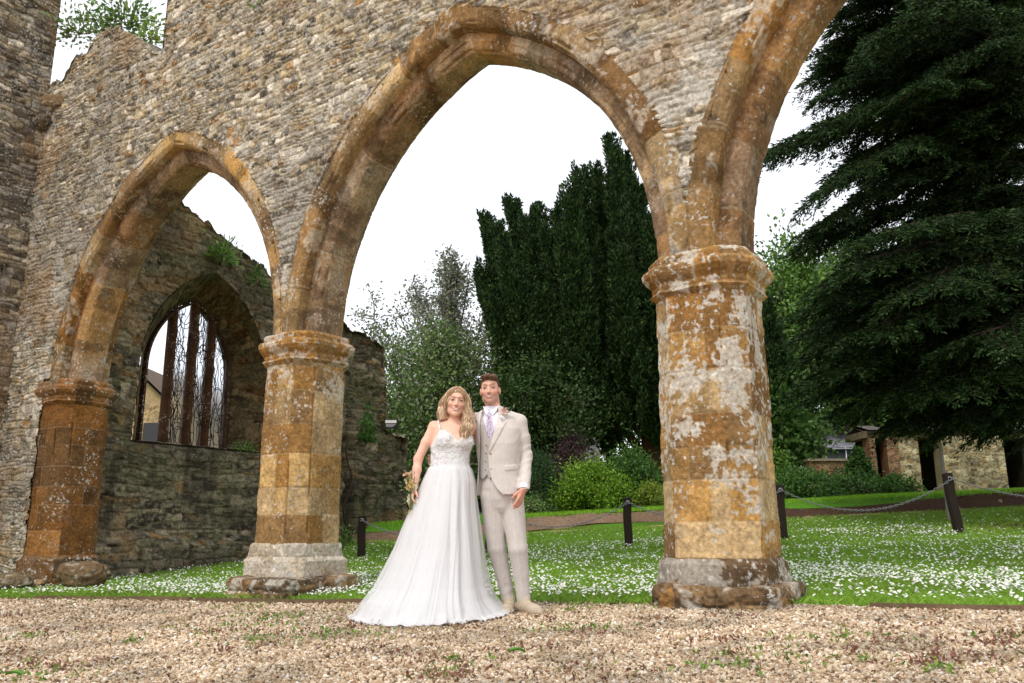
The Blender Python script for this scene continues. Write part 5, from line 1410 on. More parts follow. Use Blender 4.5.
# ------------------------------------------------------------------ organic shapes: a distance field on a grid, then a surface
class Field:
    def __init__(s, lo, hi, h):
        s.lo, s.h = np.asarray(lo, float), h
        s.n = np.ceil((np.asarray(hi, float) - s.lo) / h).astype(int) + 1
        s.F = np.full(s.n, .05, np.float32)
        s.ax = [s.lo[a] + h * np.arange(s.n[a]) for a in range(3)]
    def region(s, lo, hi, m):
        i0 = np.clip(np.floor((np.asarray(lo) - m - s.lo) / s.h).astype(int), 0, s.n - 1)
        i1 = np.clip(np.ceil((np.asarray(hi) + m - s.lo) / s.h).astype(int) + 1, 1, s.n)
        sl = tuple(slice(a, b) for a, b in zip(i0, i1))
        X, Y, Z = np.meshgrid(*[s.ax[a][sl[a]] for a in range(3)], indexing='ij', sparse=True)
        return sl, X, Y, Z
    def put(s, sl, d, k, op='u'):
        f = s.F[sl]
        if f.size == 0: return
        if op == 's':
            d = -d
            if k > 0:
                h = np.clip(.5 - .5 * (d - f) / k, 0, 1) if False else np.clip(.5 - .5 * (f - d) / k, 0, 1)
                s.F[sl] = f + (d - f) * h + k * h * (1 - h)
            else: s.F[sl] = np.maximum(f, d)
            return
        if k > 0:
            h = np.clip(.5 + .5 * (d - f) / k, 0, 1)
            s.F[sl] = d * (1 - h) + f * h - k * h * (1 - h)
        else:
            s.F[sl] = np.minimum(f, d)
    def cone(s, a, b, ra, rb, k=.02, op='u', flat=1.0, inf=0.0):
        a, b = np.asarray(a, float), np.asarray(b, float); ra += inf; rb += inf
        r = max(ra, rb)
        sl, X, Y, Z = s.region(np.minimum(a, b) - r, np.maximum(a, b) + r, .04)
        ab = b - a; L2 = float(ab @ ab) + 1e-9
        px, py, pz = X - a[0], (Y - a[1]), Z - a[2]
        t = np.clip((px * ab[0] + py * ab[1] + pz * ab[2]) / L2, 0, 1)
        d = np.sqrt((px - t * ab[0]) ** 2 + ((py - t * ab[1]) / flat) ** 2 + (pz - t * ab[2]) ** 2) - (ra + (rb - ra) * t)
        s.put(sl, d, k, op)
    def chain(s, pts, rs_, k=.02, inf=0.0, flat=1.0, op='u'):
        for i in range(len(pts) - 1): s.cone(pts[i], pts[i + 1], rs_[i], rs_[i + 1], k, op, flat, inf)
    def ell(s, c, r, k=.015, op='u', R=None, inf=0.0):
        c, r = np.asarray(c, float), np.asarray(r, float) + inf
        m = max(r)
        sl, X, Y, Z = s.region(c - m, c + m, .03)
        x, y, z = X - c[0], Y - c[1], Z - c[2]
        if R is not None:
            x, y, z = R[0, 0] * x + R[1, 0] * y + R[2, 0] * z, R[0, 1] * x + R[1, 1] * y + R[2, 1] * z, R[0, 2] * x + R[1, 2] * y + R[2, 2] * z
        q = np.sqrt((x / r[0]) ** 2 + (y / r[1]) ** 2 + (z / r[2]) ** 2)
        s.put(sl, (q - 1) * min(r) * np.where(q < 1, 1, 1.0), k, op)
    def loft(s, rows, k=.02, inf=0.0, p=2.3, ends=.0, op='u'):
        """rows: (z, cx, cy, rx, ry) from bottom to top"""
        rows = np.array(sorted(rows), float); z = rows[:, 0]
        rx, ry = rows[:, 3] + inf, rows[:, 4] + inf
        lo = [(rows[:, 1] - rx).min(), (rows[:, 2] - ry).min(), z[0]]; hi = [(rows[:, 1] + rx).max(), (rows[:, 2] + ry).max(), z[-1]]
        sl, X, Y, Z = s.region(lo, hi, .04)
        f = [np.interp(Z, z, v) for v in (rows[:, 1], rows[:, 2], rx, ry)]
        q = ((np.abs(X - f[0]) / f[2]) ** p + (np.abs(Y - f[1]) / f[3]) ** p) ** (1 / p)
        d = (q - 1) * np.minimum(f[2], f[3])
        d = np.maximum(d, np.maximum(z[0] - inf - Z, Z - z[-1] - inf))
        s.put(sl, d, k, op)
    def disp(s, fn, amp):
        m = np.abs(s.F) < .03
        i = np.nonzero(m)
        s.F[i] += amp * fn(*[s.ax[a][i[a]] for a in range(3)])
    def surface(s):
        F = s.F; S_ = F < 0
        C = [F[a:F.shape[0] - 1 + a, b:F.shape[1] - 1 + b, c:F.shape[2] - 1 + c] for a in (0, 1) for b in (0, 1) for c in (0, 1)]
        B = [c < 0 for c in C]
        act = np.zeros_like(B[0]); al = np.ones_like(B[0])
        for b in B: act |= b; al &= b
        act &= ~al
        I = np.nonzero(act); n = len(I[0])
        vals = np.stack([c[I] for c in C], 1)
        corner = np.array([(a, b, c) for a in (0, 1) for b in (0, 1) for c in (0, 1)], float)
        acc = np.zeros((n, 3)); cnt = np.zeros(n)
        for i in range(8):
            for j in range(i + 1, 8):
                if abs(corner[i] - corner[j]).sum() == 1:
                    x = (vals[:, i] < 0) != (vals[:, j] < 0)
                    t = vals[:, i] / (vals[:, i] - vals[:, j] + 1e-12)
                    acc[x] += corner[i] + (corner[j] - corner[i]) * t[x, None]; cnt[x] += 1
        V = s.lo + (np.stack(I, 1) + acc / cnt[:, None]) * s.h
        idx = np.full(act.shape, -1, np.int64); idx[I] = np.arange(n)
        Q = []
        for a in range(3):
            sh = [slice(None)] * 3; sh2 = [slice(None)] * 3
            sh[a] = slice(0, -1); sh2[a] = slice(1, None)
            A, Bq = S_[tuple(sh)], S_[tuple(sh2)]
            E = np.nonzero(A != Bq)
            b, c = (a + 1) % 3, (a + 2) % 3
            ok = (E[b] > 0) & (E[c] > 0) & (E[b] < act.shape[b]) & (E[c] < act.shape[c]) & (E[a] < act.shape[a])
            E = [e[ok] for e in E]
            def g(db, dc):
                k = [e.copy() for e in E]; k[b] -= db; k[c] -= dc
                return idx[tuple(k)]
            q = np.stack([g(1, 1), g(0, 1), g(0, 0), g(1, 0)], 1)
            ins = A[tuple(E)]
            q[~ins] = q[~ins][:, ::-1]
            Q.append(q)
        Q = np.vstack(Q); Q = Q[(Q >= 0).all(1)]
        return V, Q

def poly2(X, Z, pts):
    """signed distance to a polygon in the x-z plane"""
    pts = np.asarray(pts, float)
    d = np.full(np.broadcast(X, Z).shape, 1e9); inside = np.zeros(d.shape, bool)
    X, Z = np.broadcast_arrays(X, Z)
    for i in range(len(pts)):
        a, b = pts[i], pts[(i + 1) % len(pts)]
        e = b - a; wx, wz = X - a[0], Z - a[1]
        t = np.clip((wx * e[0] + wz * e[1]) / (e @ e + 1e-12), 0, 1)
        d = np.minimum(d, (wx - e[0] * t) ** 2 + (wz - e[1] * t) ** 2)
        cr = ((a[1] > Z) != (b[1] > Z)) & (X < (b[0] - a[0]) * (Z - a[1]) / (b[1] - a[1] + 1e-12) + a[0])
        inside ^= cr
    d = np.sqrt(d)
    return np.where(inside, -d, d)

SKIN = np.array(srgb(228, 184, 162))
M_skin = mat('skin', 0.5, 0.12, 160, 0.06, 90, 0.35, dist=.003)
M_skin.node_tree.nodes['Principled BSDF'].inputs['Subsurface Weight'].default_value = .12
M_skin.node_tree.nodes['Principled BSDF'].inputs['Subsurface Radius'].default_value = (.02, .008, .004)
M_hair = mat('hair', 0.5, 0.3, 220, 0.25, 120, 0.35, dist=.004)
M_wool = mat('woven suit cloth', 0.9, 0.35, 420, 0.10, 260, 0.15, sheen=.3, dist=.003)
M_silk = mat('tie silk and shirt cotton', 0.6, 0.15, 300, 0.10, 90, 0.3, dist=.002)
M_lace = mat('lace', 0.8, 0.9, 95, 0.10, 60, 0.2, dist=.008)
M_tulle = mat('tulle', 0.85, 0.25, 90, 0.04, 40, 0.15, trans=.28, dist=.006)
M_suede = mat('suede', 0.95, 0.3, 300, 0.15, 120, 0.1)

def rotm(yaw=0, roll=0, pitch=0):
    cy, sy = math.cos(yaw), math.sin(yaw); Rz = np.array([[cy, -sy, 0], [sy, cy, 0], [0, 0, 1.]])
    cr, sr = math.cos(roll), math.sin(roll); Ry = np.array([[cr, 0, sr], [0, 1, 0], [-sr, 0, cr]])
    cp, sp_ = math.cos(pitch), math.sin(pitch); Rx = np.array([[1, 0, 0], [0, cp, -sp_], [0, sp_, cp]])
    return Rz @ Ry @ Rx

def head(f, c, R, s=1.0, male=True):
    P = lambda x, y, z: c + R @ (np.array([x, y, z]) * s)
    j = 1.0 if male else .93
    f.ell(P(0, .018, .036), np.array([.072, .090, .082]) * s, .01, R=R)
    f.ell(P(0, -.018, -.028), np.array([.061 * j, .068, .078]) * s, .03, R=R)
    f.ell(P(0, -.045, -.086), np.array([.034 * j, .032, .026]) * s, .025, R=R)
    f.ell(P(0, -.066, -.098), np.array([.017, .013, .012]) * s, .016, R=R)
    for q in (-1, 1):
        f.ell(P(q * .041, -.052, -.022), np.array([.020, .022, .020]) * s, .02, R=R)
        f.ell(P(q * .047 * j, -.005, -.068), np.array([.019, .034, .024]) * s, .02, R=R)
        f.ell(P(q * .033, -.101, .010), np.array([.019, .017, .012]) * s, .010, 's', R=R)
        f.ell(P(q * .032, -.0745, .009), np.array([.0135, .0125, .0125]) * s, .003, R=R)
        f.ell(P(q * .075, .012, -.008), np.array([.008, .017, .030]) * s, .006, R=R)
    f.cone(P(0, -.080, .018), P(0, -.098, -.026), .0075 * s, .0100 * s, .012)
    for q in (-1, 1): f.ell(P(q * .0105, -.094, -.031), np.array([.0085, .0095, .007]) * s, .006, R=R)
    f.ell(P(0, -.080, .034), np.array([.046, .012, .007]) * s, .014, R=R)
    f.ell(P(0, -.083, -.054), np.array([.026, .010, .006]) * s, .006, R=R)
    f.ell(P(0, -.081, -.067), np.array([.021, .010, .006]) * s, .006, R=R)

def paint_head(V, col, c, R, s, male):
    L = ((V - c) @ R) / s
    x, y, z = L.T
    near = (np.abs(x) < .1) & (y < .06) & (np.abs(z) < .13) & (y > -.13)
    ax = np.abs(x)
    f = near & (y < -.03)
    def blend(k, cc):
        k = np.where(f, k, 0)
        col[:] = mixc(col, cc, np.clip(k, 0, 1))
    blend(.55 * np.exp(-((ax - .046) / .016) ** 2 - ((z + .028) / .016) ** 2), srgb(214, 128, 112))       # cheeks
    blend(.5 * np.exp(-((ax) / .012) ** 2 - ((z + .028) / .010) ** 2), srgb(212, 136, 116))
    shade = 0
    if male:
        jaw = sm(-.035, -.055, z) * sm(.075, .06, ax) + .0
        blend(.34 * jaw * (1 - np.exp(-(ax / .03) ** 2 - ((z + .062) / .008) ** 2)), srgb(120, 92, 74))
        blend(.35 * sm(.006, .0, abs(z + .043)) * sm(.03, .02, ax), srgb(120, 92, 74))
    br = sm(.0055, .003, np.abs(z - .0325 - .006 * np.cos((ax - .034) * 50))) * sm(.012, .018, ax) * sm(.052, .045, ax)
    blend(br * (.8 if male else .5), srgb(96, 66, 46) if male else srgb(132, 98, 68))
    eye = ((ax - .032) / .0120) ** 2 + ((z - .0085) / .0036) ** 2
    lid = ((ax - .032) / .0170) ** 2 + ((z - .0100) / .0072) ** 2
    blend(.35 * np.exp(-((ax - .032) / .02) ** 2 - ((z - .012) / .013) ** 2), srgb(150, 104, 84))
    blend(sm(1.2, .9, lid) * .72, srgb(84, 58, 48))
    blend(sm(1.1, .8, eye) * .7, srgb(196, 184, 176))
    blend(sm(1.3, .7, ((ax - .032) / .0062) ** 2 + ((z - .009) / .0055) ** 2), srgb(50, 46, 46))
    zc = -.0600 + 9.0 * x * x
    lips = sm(1.15, .85, (x / .0295) ** 2 + ((z - zc) / .0105) ** 2)
    blend(lips * .8, srgb(184, 98, 92) if not male else srgb(184, 118, 104))
    teeth = sm(1.1, .85, (x / .0235) ** 2 + ((z - zc - .0005) / (.0052 if not male else .0038)) ** 2)
    blend(teeth * .92, srgb(238, 232, 224))
    blend(.35 * np.exp(-((ax - .033 - .1 * (-.04 - z)) / .004) ** 2) * sm(-.065, -.055, z) * sm(-.025, -.035, z), srgb(170, 112, 92))
    blend(.7 * sm(.0025, .0012, abs(ax - .0075)) * sm(.0035, .001, abs(z + .0365)), srgb(120, 74, 60))  # small shadow under the nose, painted into the skin colour

def hand(f, wrist, d, palmn, thumb_side, L=.185, curl=.35, r=1.0, spread=.10, thumb=.62):
    """five separate fingers. d: direction of the hand, palmn: direction the palm faces, thumb_side: sideways unit vector to the thumb"""
    wrist, d, pn, ts = [np.asarray(a, float) for a in (wrist, d, palmn, thumb_side)]
    d = unit(d); ts = unit(ts - d * (ts @ d)); pn = unit(np.cross(d, ts)) * np.sign(np.cross(d, ts) @ pn + 1e-9)
    pl = L * .52
    for q, rr in ((-.030, .0125), (-.010, .0135), (.011, .0135), (.029, .0125)):
        f.cone(wrist + ts * q * .55 + d * .012, wrist + ts * q + d * pl, rr * r * 1.05, rr * r * .92, .014)
    ln = [(-.031, .058, .0075), (-.011, .074, .0084), (.010, .080, .0088), (.030, .072, .0086)]
    for i, (q, l, rr) in enumerate(ln):
        p = wrist + ts * q + d * (pl - .006)
        dd = unit(d + ts * spread * (q / .03) * .6)
        a = curl * (1.25 - .18 * i)
        for k, seg in enumerate((.46, .30, .24)):
            ang = a * (.35 + .75 * k)
            dir_ = dd * math.cos(ang) + pn * math.sin(ang)
            p2 = p + dir_ * l * seg
            f.cone(p, p2, rr * r * (1 - .09 * k), rr * r * (1 - .09 * (k + 1)), .003)
            p = p2
    p = wrist + ts * .022 + d * .022
    for k, (seg, rr) in enumerate(((.038, .0135), (.032, .0105), (.026, .0092))):
        dir_ = unit(d * (.80 + .1 * k) + ts * (thumb - .28 * k) + pn * (.35 + .15 * k))
        p2 = p + dir_ * seg; f.cone(p, p2, rr * r, rr * r * .9, .008); p = p2

def pf(name, f, m, parent, colf, extra=None):
    V, Q = f.surface()
    C = colf(V) if callable(colf) else np.tile(np.asarray(colf, float), (len(V), 1))
    return obj(name, V, Q, m, parent, C, smooth=True)

# ================================================================== the groom
GY = 6.50
G = lambda px, py, dy=0.0: at(px, py, GY + dy)
gfoot = np.array([0.06, 6.5, float(gz(.06, 6.5))])
groom = thing('person', tuple(gfoot), 'man in a pale beige three-piece suit with a rose buttonhole, standing right of the bride', 'person')
hc_ = G(490.2, 390.4, -.01); HR = rotm(yaw=-.10, roll=-.05); HS = 1.0
lo, hi = [-.95, 6.15, -.03], [.28, 6.92, 1.86]
sh_r, sh_l = G(475.5, 422.5, .02), G(519, 421.5, .0)
el_l, wr_l = G(526.5, 456, .01), G(523.8, 488.5, -.13)
el_r, wr_r, ha_r = G(455, 452, .17), G(437, 459, .10), G(430, 459.5, .02)
hip_r, hip_l = G(492.5, 494, .0), G(511, 494, .0)
kn_r, kn_l = G(496.5, 548, .01), G(518, 549, -.06)
an_r, an_l = G(509, 599, .06), G(524, 598, -.03)
an_r[2] = .095 + float(gz(an_r[0], an_r[1])); an_l[2] = .095 + float(gz(an_l[0], an_l[1]))
def torso_rows(ps, dy=0.0):
    out = []
    for (py, xl, xr, ry, cy) in ps:
        a, b = G(xl, py), G(xr, py)
        out.append((a[2], (a[0] + b[0]) / 2, GY + cy + dy, (b[0] - a[0]) / 2, ry))
    return out
f = Field(lo, hi, .0046)
head(f, hc_, HR, HS, True)
nb = G(495, 415, .01)
f.cone(hc_ + HR @ np.array([0, .025, -.05]), nb, .056, .062, .02)
f.cone(nb, nb + [0, .01, -.10], .056, .06, .02)
f.loft(torso_rows([(508, 488, 515, .075, 0), (490, 486, 517, .085, 0), (466, 486, 513, .075, 0), (440, 484, 514, .085, 0), (425, 482, 515, .075, .01), (418, 488, 507, .055, .02)]), .02)
f.chain([nb + [0, .02, -.03], sh_r + [0, .02, -.01], el_r, wr_r], [.04, .045, .038, .030], .02); f.chain([nb + [0, .01, -.02], sh_l, el_l, wr_l], [.045, .05, .038, .029], .02)
for h_, k_, a_ in ((hip_r, kn_r, an_r), (hip_l, kn_l, an_l)):
    f.chain([h_, k_, a_], [.072, .044, .026], .02)
    f.cone(a_, a_ + [.0, .0, -.045], .026, .024, .01)
f.loft([(a_[2] - .3, 0, 0, .01, .01), (a_[2] - .29, 0, 0, .01, .01)], 0)
hd = G(516.5, 509, -.20) - wr_l
hand(f, wr_l + unit(hd) * .005, hd, np.array([-.55, .6, 0]), np.array([-.5, -.85, -.1]), L=.19, curl=.38, spread=.02, thumb=.38)
hand(f, wr_r, ha_r - wr_r + [0, 0, 0], np.array([.3, -.9, 0]), np.array([.1, -.1, 1.0]), L=.17, curl=.5)
def gcol(V):
    c = np.tile(SKIN * np.array([.98, .92, .9]), (len(V), 1)) * (.92 + .16 * fbm(V[:, 0] * 20, V[:, 1] * 20, V[:, 2] * 20, 2, 5))[:, None]
    k = sm(.16, .05, np.linalg.norm(V - (wr_l + unit(hd) * .09), axis=1)); c = mixc(c, srgb(206, 138, 116), k * .6)
    paint_head(V, c, hc_, HR, HS, True)
    return c
V, Q = f.surface()
gb_ = obj('body', V, Q, M_skin, groom, gcol(V)); f = None
# hair
f = Field(hc_ - .16, hc_ + .17, .004)
Pg = lambda x, y, z: hc_ + HR @ (np.array([x, y, z]) * HS)
f.ell(Pg(0, .018, .040), np.array([.0765, .096, .084]) * HS, .0, R=HR)
for q in range(9): f.ell(Pg(-.05 + .0125 * q, -.062 + .012 * abs(q - 4) * .5, .102 - .0011 * (q - 3.5) ** 2), np.array([.014, .024, .014]) * HS, .012, R=HR)
f.ell(Pg(.0, -.02, .104), np.array([.055, .07, .020]) * HS, .02, R=HR)
X, Y, Z = np.meshgrid(*f.ax, indexing='ij')
L = (np.stack([X, Y, Z], -1) - hc_) @ HR / HS
zl = np.interp(L[..., 1], [-.09, -.06, -.035, -.02, .0, .03, .05, .08], [.072, .070, .058, .012, -.002, -.012, -.045, -.055]) - .0 * L[..., 0]
f.F = np.maximum(f.F, (zl - L[..., 2]) * .8).astype(np.float32)
f.disp(lambda x, y, z: fbm(x * 70, y * 30, z * 70, 2, 7) - .5, .014)
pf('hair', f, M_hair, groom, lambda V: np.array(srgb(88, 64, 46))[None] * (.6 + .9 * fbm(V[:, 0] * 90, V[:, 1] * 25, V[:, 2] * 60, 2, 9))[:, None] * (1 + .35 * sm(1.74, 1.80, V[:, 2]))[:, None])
# trousers
SUIT = np.array(srgb(207, 198, 191))
def folds(seed, amp, zs, sc=(16, 16, 7)):
    return lambda x, y, z: amp * (fbm(x * sc[0], y * sc[1], z * sc[2], 3, seed) - .5)
def suitcol(V, k=1.0):
    return SUIT[None] * k * (.90 + .2 * fbm(V[:, 0] * 150, V[:, 1] * 150, V[:, 2] * 40, 2, 3))[:, None]
f = Field([-.32, 6.22, .0], [.22, 6.78, 1.12], .0052)
f.loft(torso_rows([(517, 497, 512, .055, 0), (512, 491, 516, .085, 0), (508, 486.5, 520, .10, 0), (500, 482.5, 523, .120, .005), (488, 481, 523.5, .128, .005), (474, 482, 517.5, .112, 0), (468, 482.5, 517, .108, 0)]), .0, p=2.2)
cuff_r, cuff_l = an_r + [0, .01, .0], an_l + [0, .01, .0]
f.chain([hip_r + [.0, 0, -.02], kn_r, (kn_r + cuff_r) / 2 + [0, .012, 0], cuff_r + [0, 0, -.01]], [.096, .069, .059, .051], .012)
f.chain([hip_l + [.005, 0, -.02], kn_l, (kn_l + cuff_l) / 2 + [0, .012, 0], cuff_l + [0, 0, -.01]], [.096, .070, .060, .051], .012)
sl, X, Y, Z = f.region(f.lo, f.lo + .6, .0)
cutz = .052 + .034 * f.ax[0][:, None, None] + 0 * f.ax[1][None, :, None]
f.F = np.maximum(f.F, (cutz - f.ax[2][None, None, :])).astype(np.float32)
def tr_disp(x, y, z):
    # soft drape, a pressed crease down the front of each leg, a few breaks above the shoes and behind the knee
    cxr = np.interp(z, [an_r[2], kn_r[2], hip_r[2]], [an_r[0], kn_r[0], hip_r[0]]); cxl = np.interp(z, [an_l[2], kn_l[2], hip_l[2]], [an_l[0], kn_l[0], hip_l[0]])
    cr = np.maximum(np.exp(-((x - cxr) / .009) ** 2), np.exp(-((x - cxl) / .009) ** 2)) * (y < 6.5) * sm(.95, .85, z)
    return .011 * (fbm(x * 6, y * 6, z * 5, 3, 31) - .5) - .006 * cr + .006 * (np.abs(fbm(x * 5 + z * 5, y * 6, z * 14 - x * 8, 2, 33) - .5) * 2) * (sm(.60, .10, z) + .5 * np.exp(-((z - .86) / .07) ** 2))
f.disp(tr_disp, 1.0)
pf('trousers', f, M_wool, groom, lambda V: suitcol(V, 1.0))
# shirt and waistcoat
f = Field([-.36, 6.30, .95], [.24, 6.72, 1.62], .0045)
f.loft(torso_rows([(474, 482, 516, .112, 0), (466, 481.5, 516, .112, 0), (440, 480, 517, .120, 0), (426, 477, 518, .108, .0), (419, 479, 512, .090, .008), (417, 483, 509, .084, .01), (413, 486.5, 503, .070, .012)]), .0, inf=.004)
f.cone(nb + [-.018, -.002, -.01], hc_ + HR @ np.array([0, .022, -.093]), .068, .062, .012)
X, Z = f.ax[0][:, None, None], f.ax[2][None, None, :]
colz = G(492, 408.3)[2]
f.F = np.maximum(f.F, Z - (colz + .012 - .0 * X) - .06 * (np.abs(X - nb[0]) > 0) * 0).astype(np.float32)
pf('shirt', f, M_silk, groom, lambda V: np.tile(srgb(226, 226, 238), (len(V), 1)))
def PX(pts): return [(float(G(x, y)[0]), float(G(x, y)[2])) for x, y in pts]
f = Field([-.36, 6.28, .95], [.24, 6.74, 1.56], .0045)
f.loft(torso_rows([(481, 482, 516, .116, 0), (466, 481.5, 516, .116, 0), (440, 480, 517, .126, 0), (426, 477, 518, .112, .0), (417, 480, 510, .084, .01)]), .0, inf=.014)
vneck = PX([(482, 405), (500, 405), (497, 425), (491.5, 441), (486, 432), (483, 418)])
f.F = np.maximum(f.F, np.where(f.ax[1][None, :, None] < 6.5, -poly2(f.ax[0][:, None, None], f.ax[2][None, None, :], vneck), -1)).astype(np.float32)
hemp = PX([(470, 500), (530, 500), (530, 474), (496, 474.5), (490, 480), (487.5, 475.5), (483.5, 480), (478, 474), (470, 474)])
f.F = np.maximum(f.F, -poly2(f.ax[0][:, None, None], f.ax[2][None, None, :], hemp)).astype(np.float32)
pf('waistcoat', f, M_wool, groom, lambda V: suitcol(V, .80))
# tie
b = MB()
tp = [(488.9, 411.0, .018, .0), (489.2, 413.5, .016, .0), (489.4, 415.2, .012, .0), (489.6, 418, .019, .0), (489.9, 425, .027, .0), (490.3, 433, .026, .0), (490.8, 441, .006, .0)]
def front_depth(z):   # front of the shirt at this height
    return np.interp(z, [1.05, 1.2, 1.28, 1.39, 1.46, 1.49, 1.56], [6.378, 6.376, 6.376, 6.387, 6.422, 6.434, 6.445])
Vt = []
for px, py, hw, _ in tp:
    p = G(px, py); yy_ = front_depth(p[2]) - .007
    for q in np.linspace(-1, 1, 7):
        Vt.append([p[0] + q * hw, yy_ - .004 * math.cos(q * PI / 2), p[2]])
Vt = np.array(Vt); ct = np.tile(srgb(206, 196, 214), (len(Vt), 1))
Vf = []
cols_t = []
b.add(Vt, grid_faces(len(tp), 7)[:, ::-1], ct * (.8 + .4 * _rs.rand(len(Vt), 1)))
ti = b.build('tie', M_silk, groom, smooth=True)
rs = np.random.RandomState(9); n = 60
z_ = rs.uniform(G(490, 440)[2], G(490, 417)[2], n); x_ = G(489.8, 425)[0] + rs.uniform(-.02, .02, n)
V, F = leaf_quads(np.stack([x_, front_depth(z_) - .0125, z_], 1), np.tile([0, 0, 1.], (n, 1)), .012, .009, rs, 0, .3)
V[:, 1] = np.repeat(front_depth(z_) - .0125, 4)
obj('tie_pattern', V, F, M_silk, ti, np.repeat(np.array([srgb(186, 132, 160), srgb(150, 140, 180), srgb(222, 180, 196)])[rs.randint(0, 3, n)], 4, 0), smooth=False)
# shirt collar wings
for nm, pts in (('a', [(483.2, 406.5), (484.6, 412), (487.0, 416.5), (489.2, 412.0), (486.5, 409.4)]), ('b', [(498.6, 405.5), (497.0, 411.5), (492.8, 416.8), (489.8, 412.0), (494.0, 409.4)])):
    P3 = []
    for k, (px, py) in enumerate(pts):
        p = G(px, py); P3.append([p[0], front_depth(p[2]) - (.012 if k in (1, 2, 3) else -.012), p[2]])
    P3 = np.array(P3); b = MB(); c0 = P3.mean(0) + [0, -.004, 0]
    b.add(np.vstack([P3, P3 + [0, .006, 0], c0]), [[i, (i + 1) % 5, 10] for i in range(5)] if nm == 'b' else [[(i + 1) % 5, i, 10] for i in range(5)], srgb(236, 236, 246))
    b.add(np.vstack([P3, P3 + [0, .006, 0]]), [[i, (i + 1) % 5, 5 + (i + 1) % 5, 5 + i] for i in range(5)], srgb(226, 226, 238))
    b.build('shirt_collar', M_silk, groom)
# jacket
f = Field([-.86, 6.26, .84], [.30, 6.88, 1.66], .0048)
jr = torso_rows([(497, 475.5, 524.5, .156, .0), (488, 476, 523.5, .154, .0), (476, 477.5, 520.5, .150, 0), (464, 478, 519.5, .150, 0), (445, 475.5, 521.5, .156, 0), (430, 473, 522, .142, .0), (421, 474, 519.5, .108, .0), (414, 481, 509.5, .088, .012), (409, 484, 505, .080, .018), (406.5, 485.5, 503, .076, .02)])
f.loft(jr, .0, p=2.25)
f.chain([G(482, 420, .015), sh_r, el_r, wr_r + unit(el_r - wr_r) * .02], [.062, .072, .060, .048], .03)
f.chain([G(510, 418.5, .01), sh_l + [0, 0, -.004], (sh_l + el_l) / 2 + [.004, 0, 0], el_l, wr_l + [0, -.002, -.03]], [.060, .061, .054, .048, .042], .02)
f.cone(wr_l + [0, 0, -.045], wr_l + [-.004, -.01, -.09], .08, .08, .0, 's') if False else None
# hollow the neck, cut the hem and the sleeve ends
f.cone(nb + [-.018, 0, .03], hc_ + [0, .01, -.04], .066, .070, .008, 's')
hz = G(500, 495.5)[2]
X, Yg, Z = f.ax[0][:, None, None], f.ax[1][None, :, None], f.ax[2][None, None, :]
insl = (X > G(521, 490)[0]) | (X < -.45)
f.F = np.maximum(f.F, np.where((Z < 1.2) & ~insl, (hz + .0 * X) - Z, -1)).astype(np.float32)
wz = G(525, 491.5)[2]
f.F = np.maximum(f.F, np.where(X > G(517.0, 490)[0], np.where(Yg < 9, wz + .012 - Z, -1), -1)).astype(np.float32)
# the open front
opening = PX([(484.5, 404), (482, 414), (480.2, 428), (480.4, 445), (480.0, 462), (479.2, 478), (477.8, 500), (509, 500), (503.5, 495.5), (497.5, 490), (492.5, 482), (489.6, 470), (488.6, 457), (491, 446), (495.5, 430), (498.8, 414), (497, 404)])
po = poly2(X, Z, opening)
f.F = np.maximum(f.F, np.where(Yg < 6.50, -po, -1)).astype(np.float32)
base = f.F.copy()
def raised(pts, t):
    q = poly2(X, Z, PX(pts))
    d = np.maximum(q, base - t)
    d = np.where(Yg < 6.52, d, 1)
    f.F = np.minimum(f.F, d).astype(np.float32)
raised([(484.5, 404), (482, 414), (480.2, 428), (480.2, 448), (477.6, 438), (474.8, 426.5), (477.6, 423.0), (475.6, 420.5), (479.5, 411.5)], .008)
raised([(497, 404), (498.8, 414), (495.5, 430), (491, 446), (488.8, 456), (494.5, 447), (501.5, 433.5), (506.8, 423.8), (503.0, 421.4), (507.6, 419.6), (504.0, 409.5)], .008)
raised([(504.6, 467.0), (517.8, 465.6), (518.2, 470.4), (505.2, 472.0)], .006)
f.disp(lambda x, y, z: .005 * (fbm(x * 6, y * 6, z * 6, 3, 51) - .5) + .013 * np.abs(fbm(x * 7 + z * 6, y * 7, z * 15 - x * 9, 2, 53) - .5) * (.35 + sm(-.0, .05, x) * sm(1.38, 1.28, z)), 1.0)
jk = pf('jacket', f, M_wool, groom, lambda V: suitcol(V, 1.06))
jF, jf = f.F, f
def jacket_front(x, z):
    i, k = int(round((x - jf.lo[0]) / jf.h)), int(round((z - jf.lo[2]) / jf.h))
    col = jf.F[i, :, k]; j = np.argmax(col < 0)
    return jf.ax[1][j]
def ball(mb, c, r, col, n=8, sq=(1, 1, 1)):
    th = np.linspace(0, PI, n); ph = np.linspace(0, 2 * PI, 2 * n, endpoint=False); T, Ph = np.meshgrid(th, ph, indexing='ij')
    V = np.stack([np.sin(T) * np.cos(Ph) * sq[0], np.sin(T) * np.sin(Ph) * sq[1], np.cos(T) * sq[2]], -1).reshape(-1, 3) * r + np.asarray(c)
    mb.add(V, grid_faces(n, 2 * n, wrap_v=True)[:, ::-1], col)
for px, py in ((491.3, 455.5), (491.8, 470.5)):
    p = G(px, py); b = MB(); ball(b, [p[0], jacket_front(p[0], p[2]) - .002, p[2]], .0085, srgb(150, 136, 120), 6, (1, .4, 1)); b.build('button', M_silk, jk)
for px, py in ((486.8, 447), (486.4, 455), (486.2, 463), (486.0, 471)):
    p = G(px, py); b = MB(); ball(b, [p[0], 6.366, p[2]], .0065, srgb(120, 108, 98), 6, (1, .5, 1)); b.build('waistcoat_button', M_silk, groom)
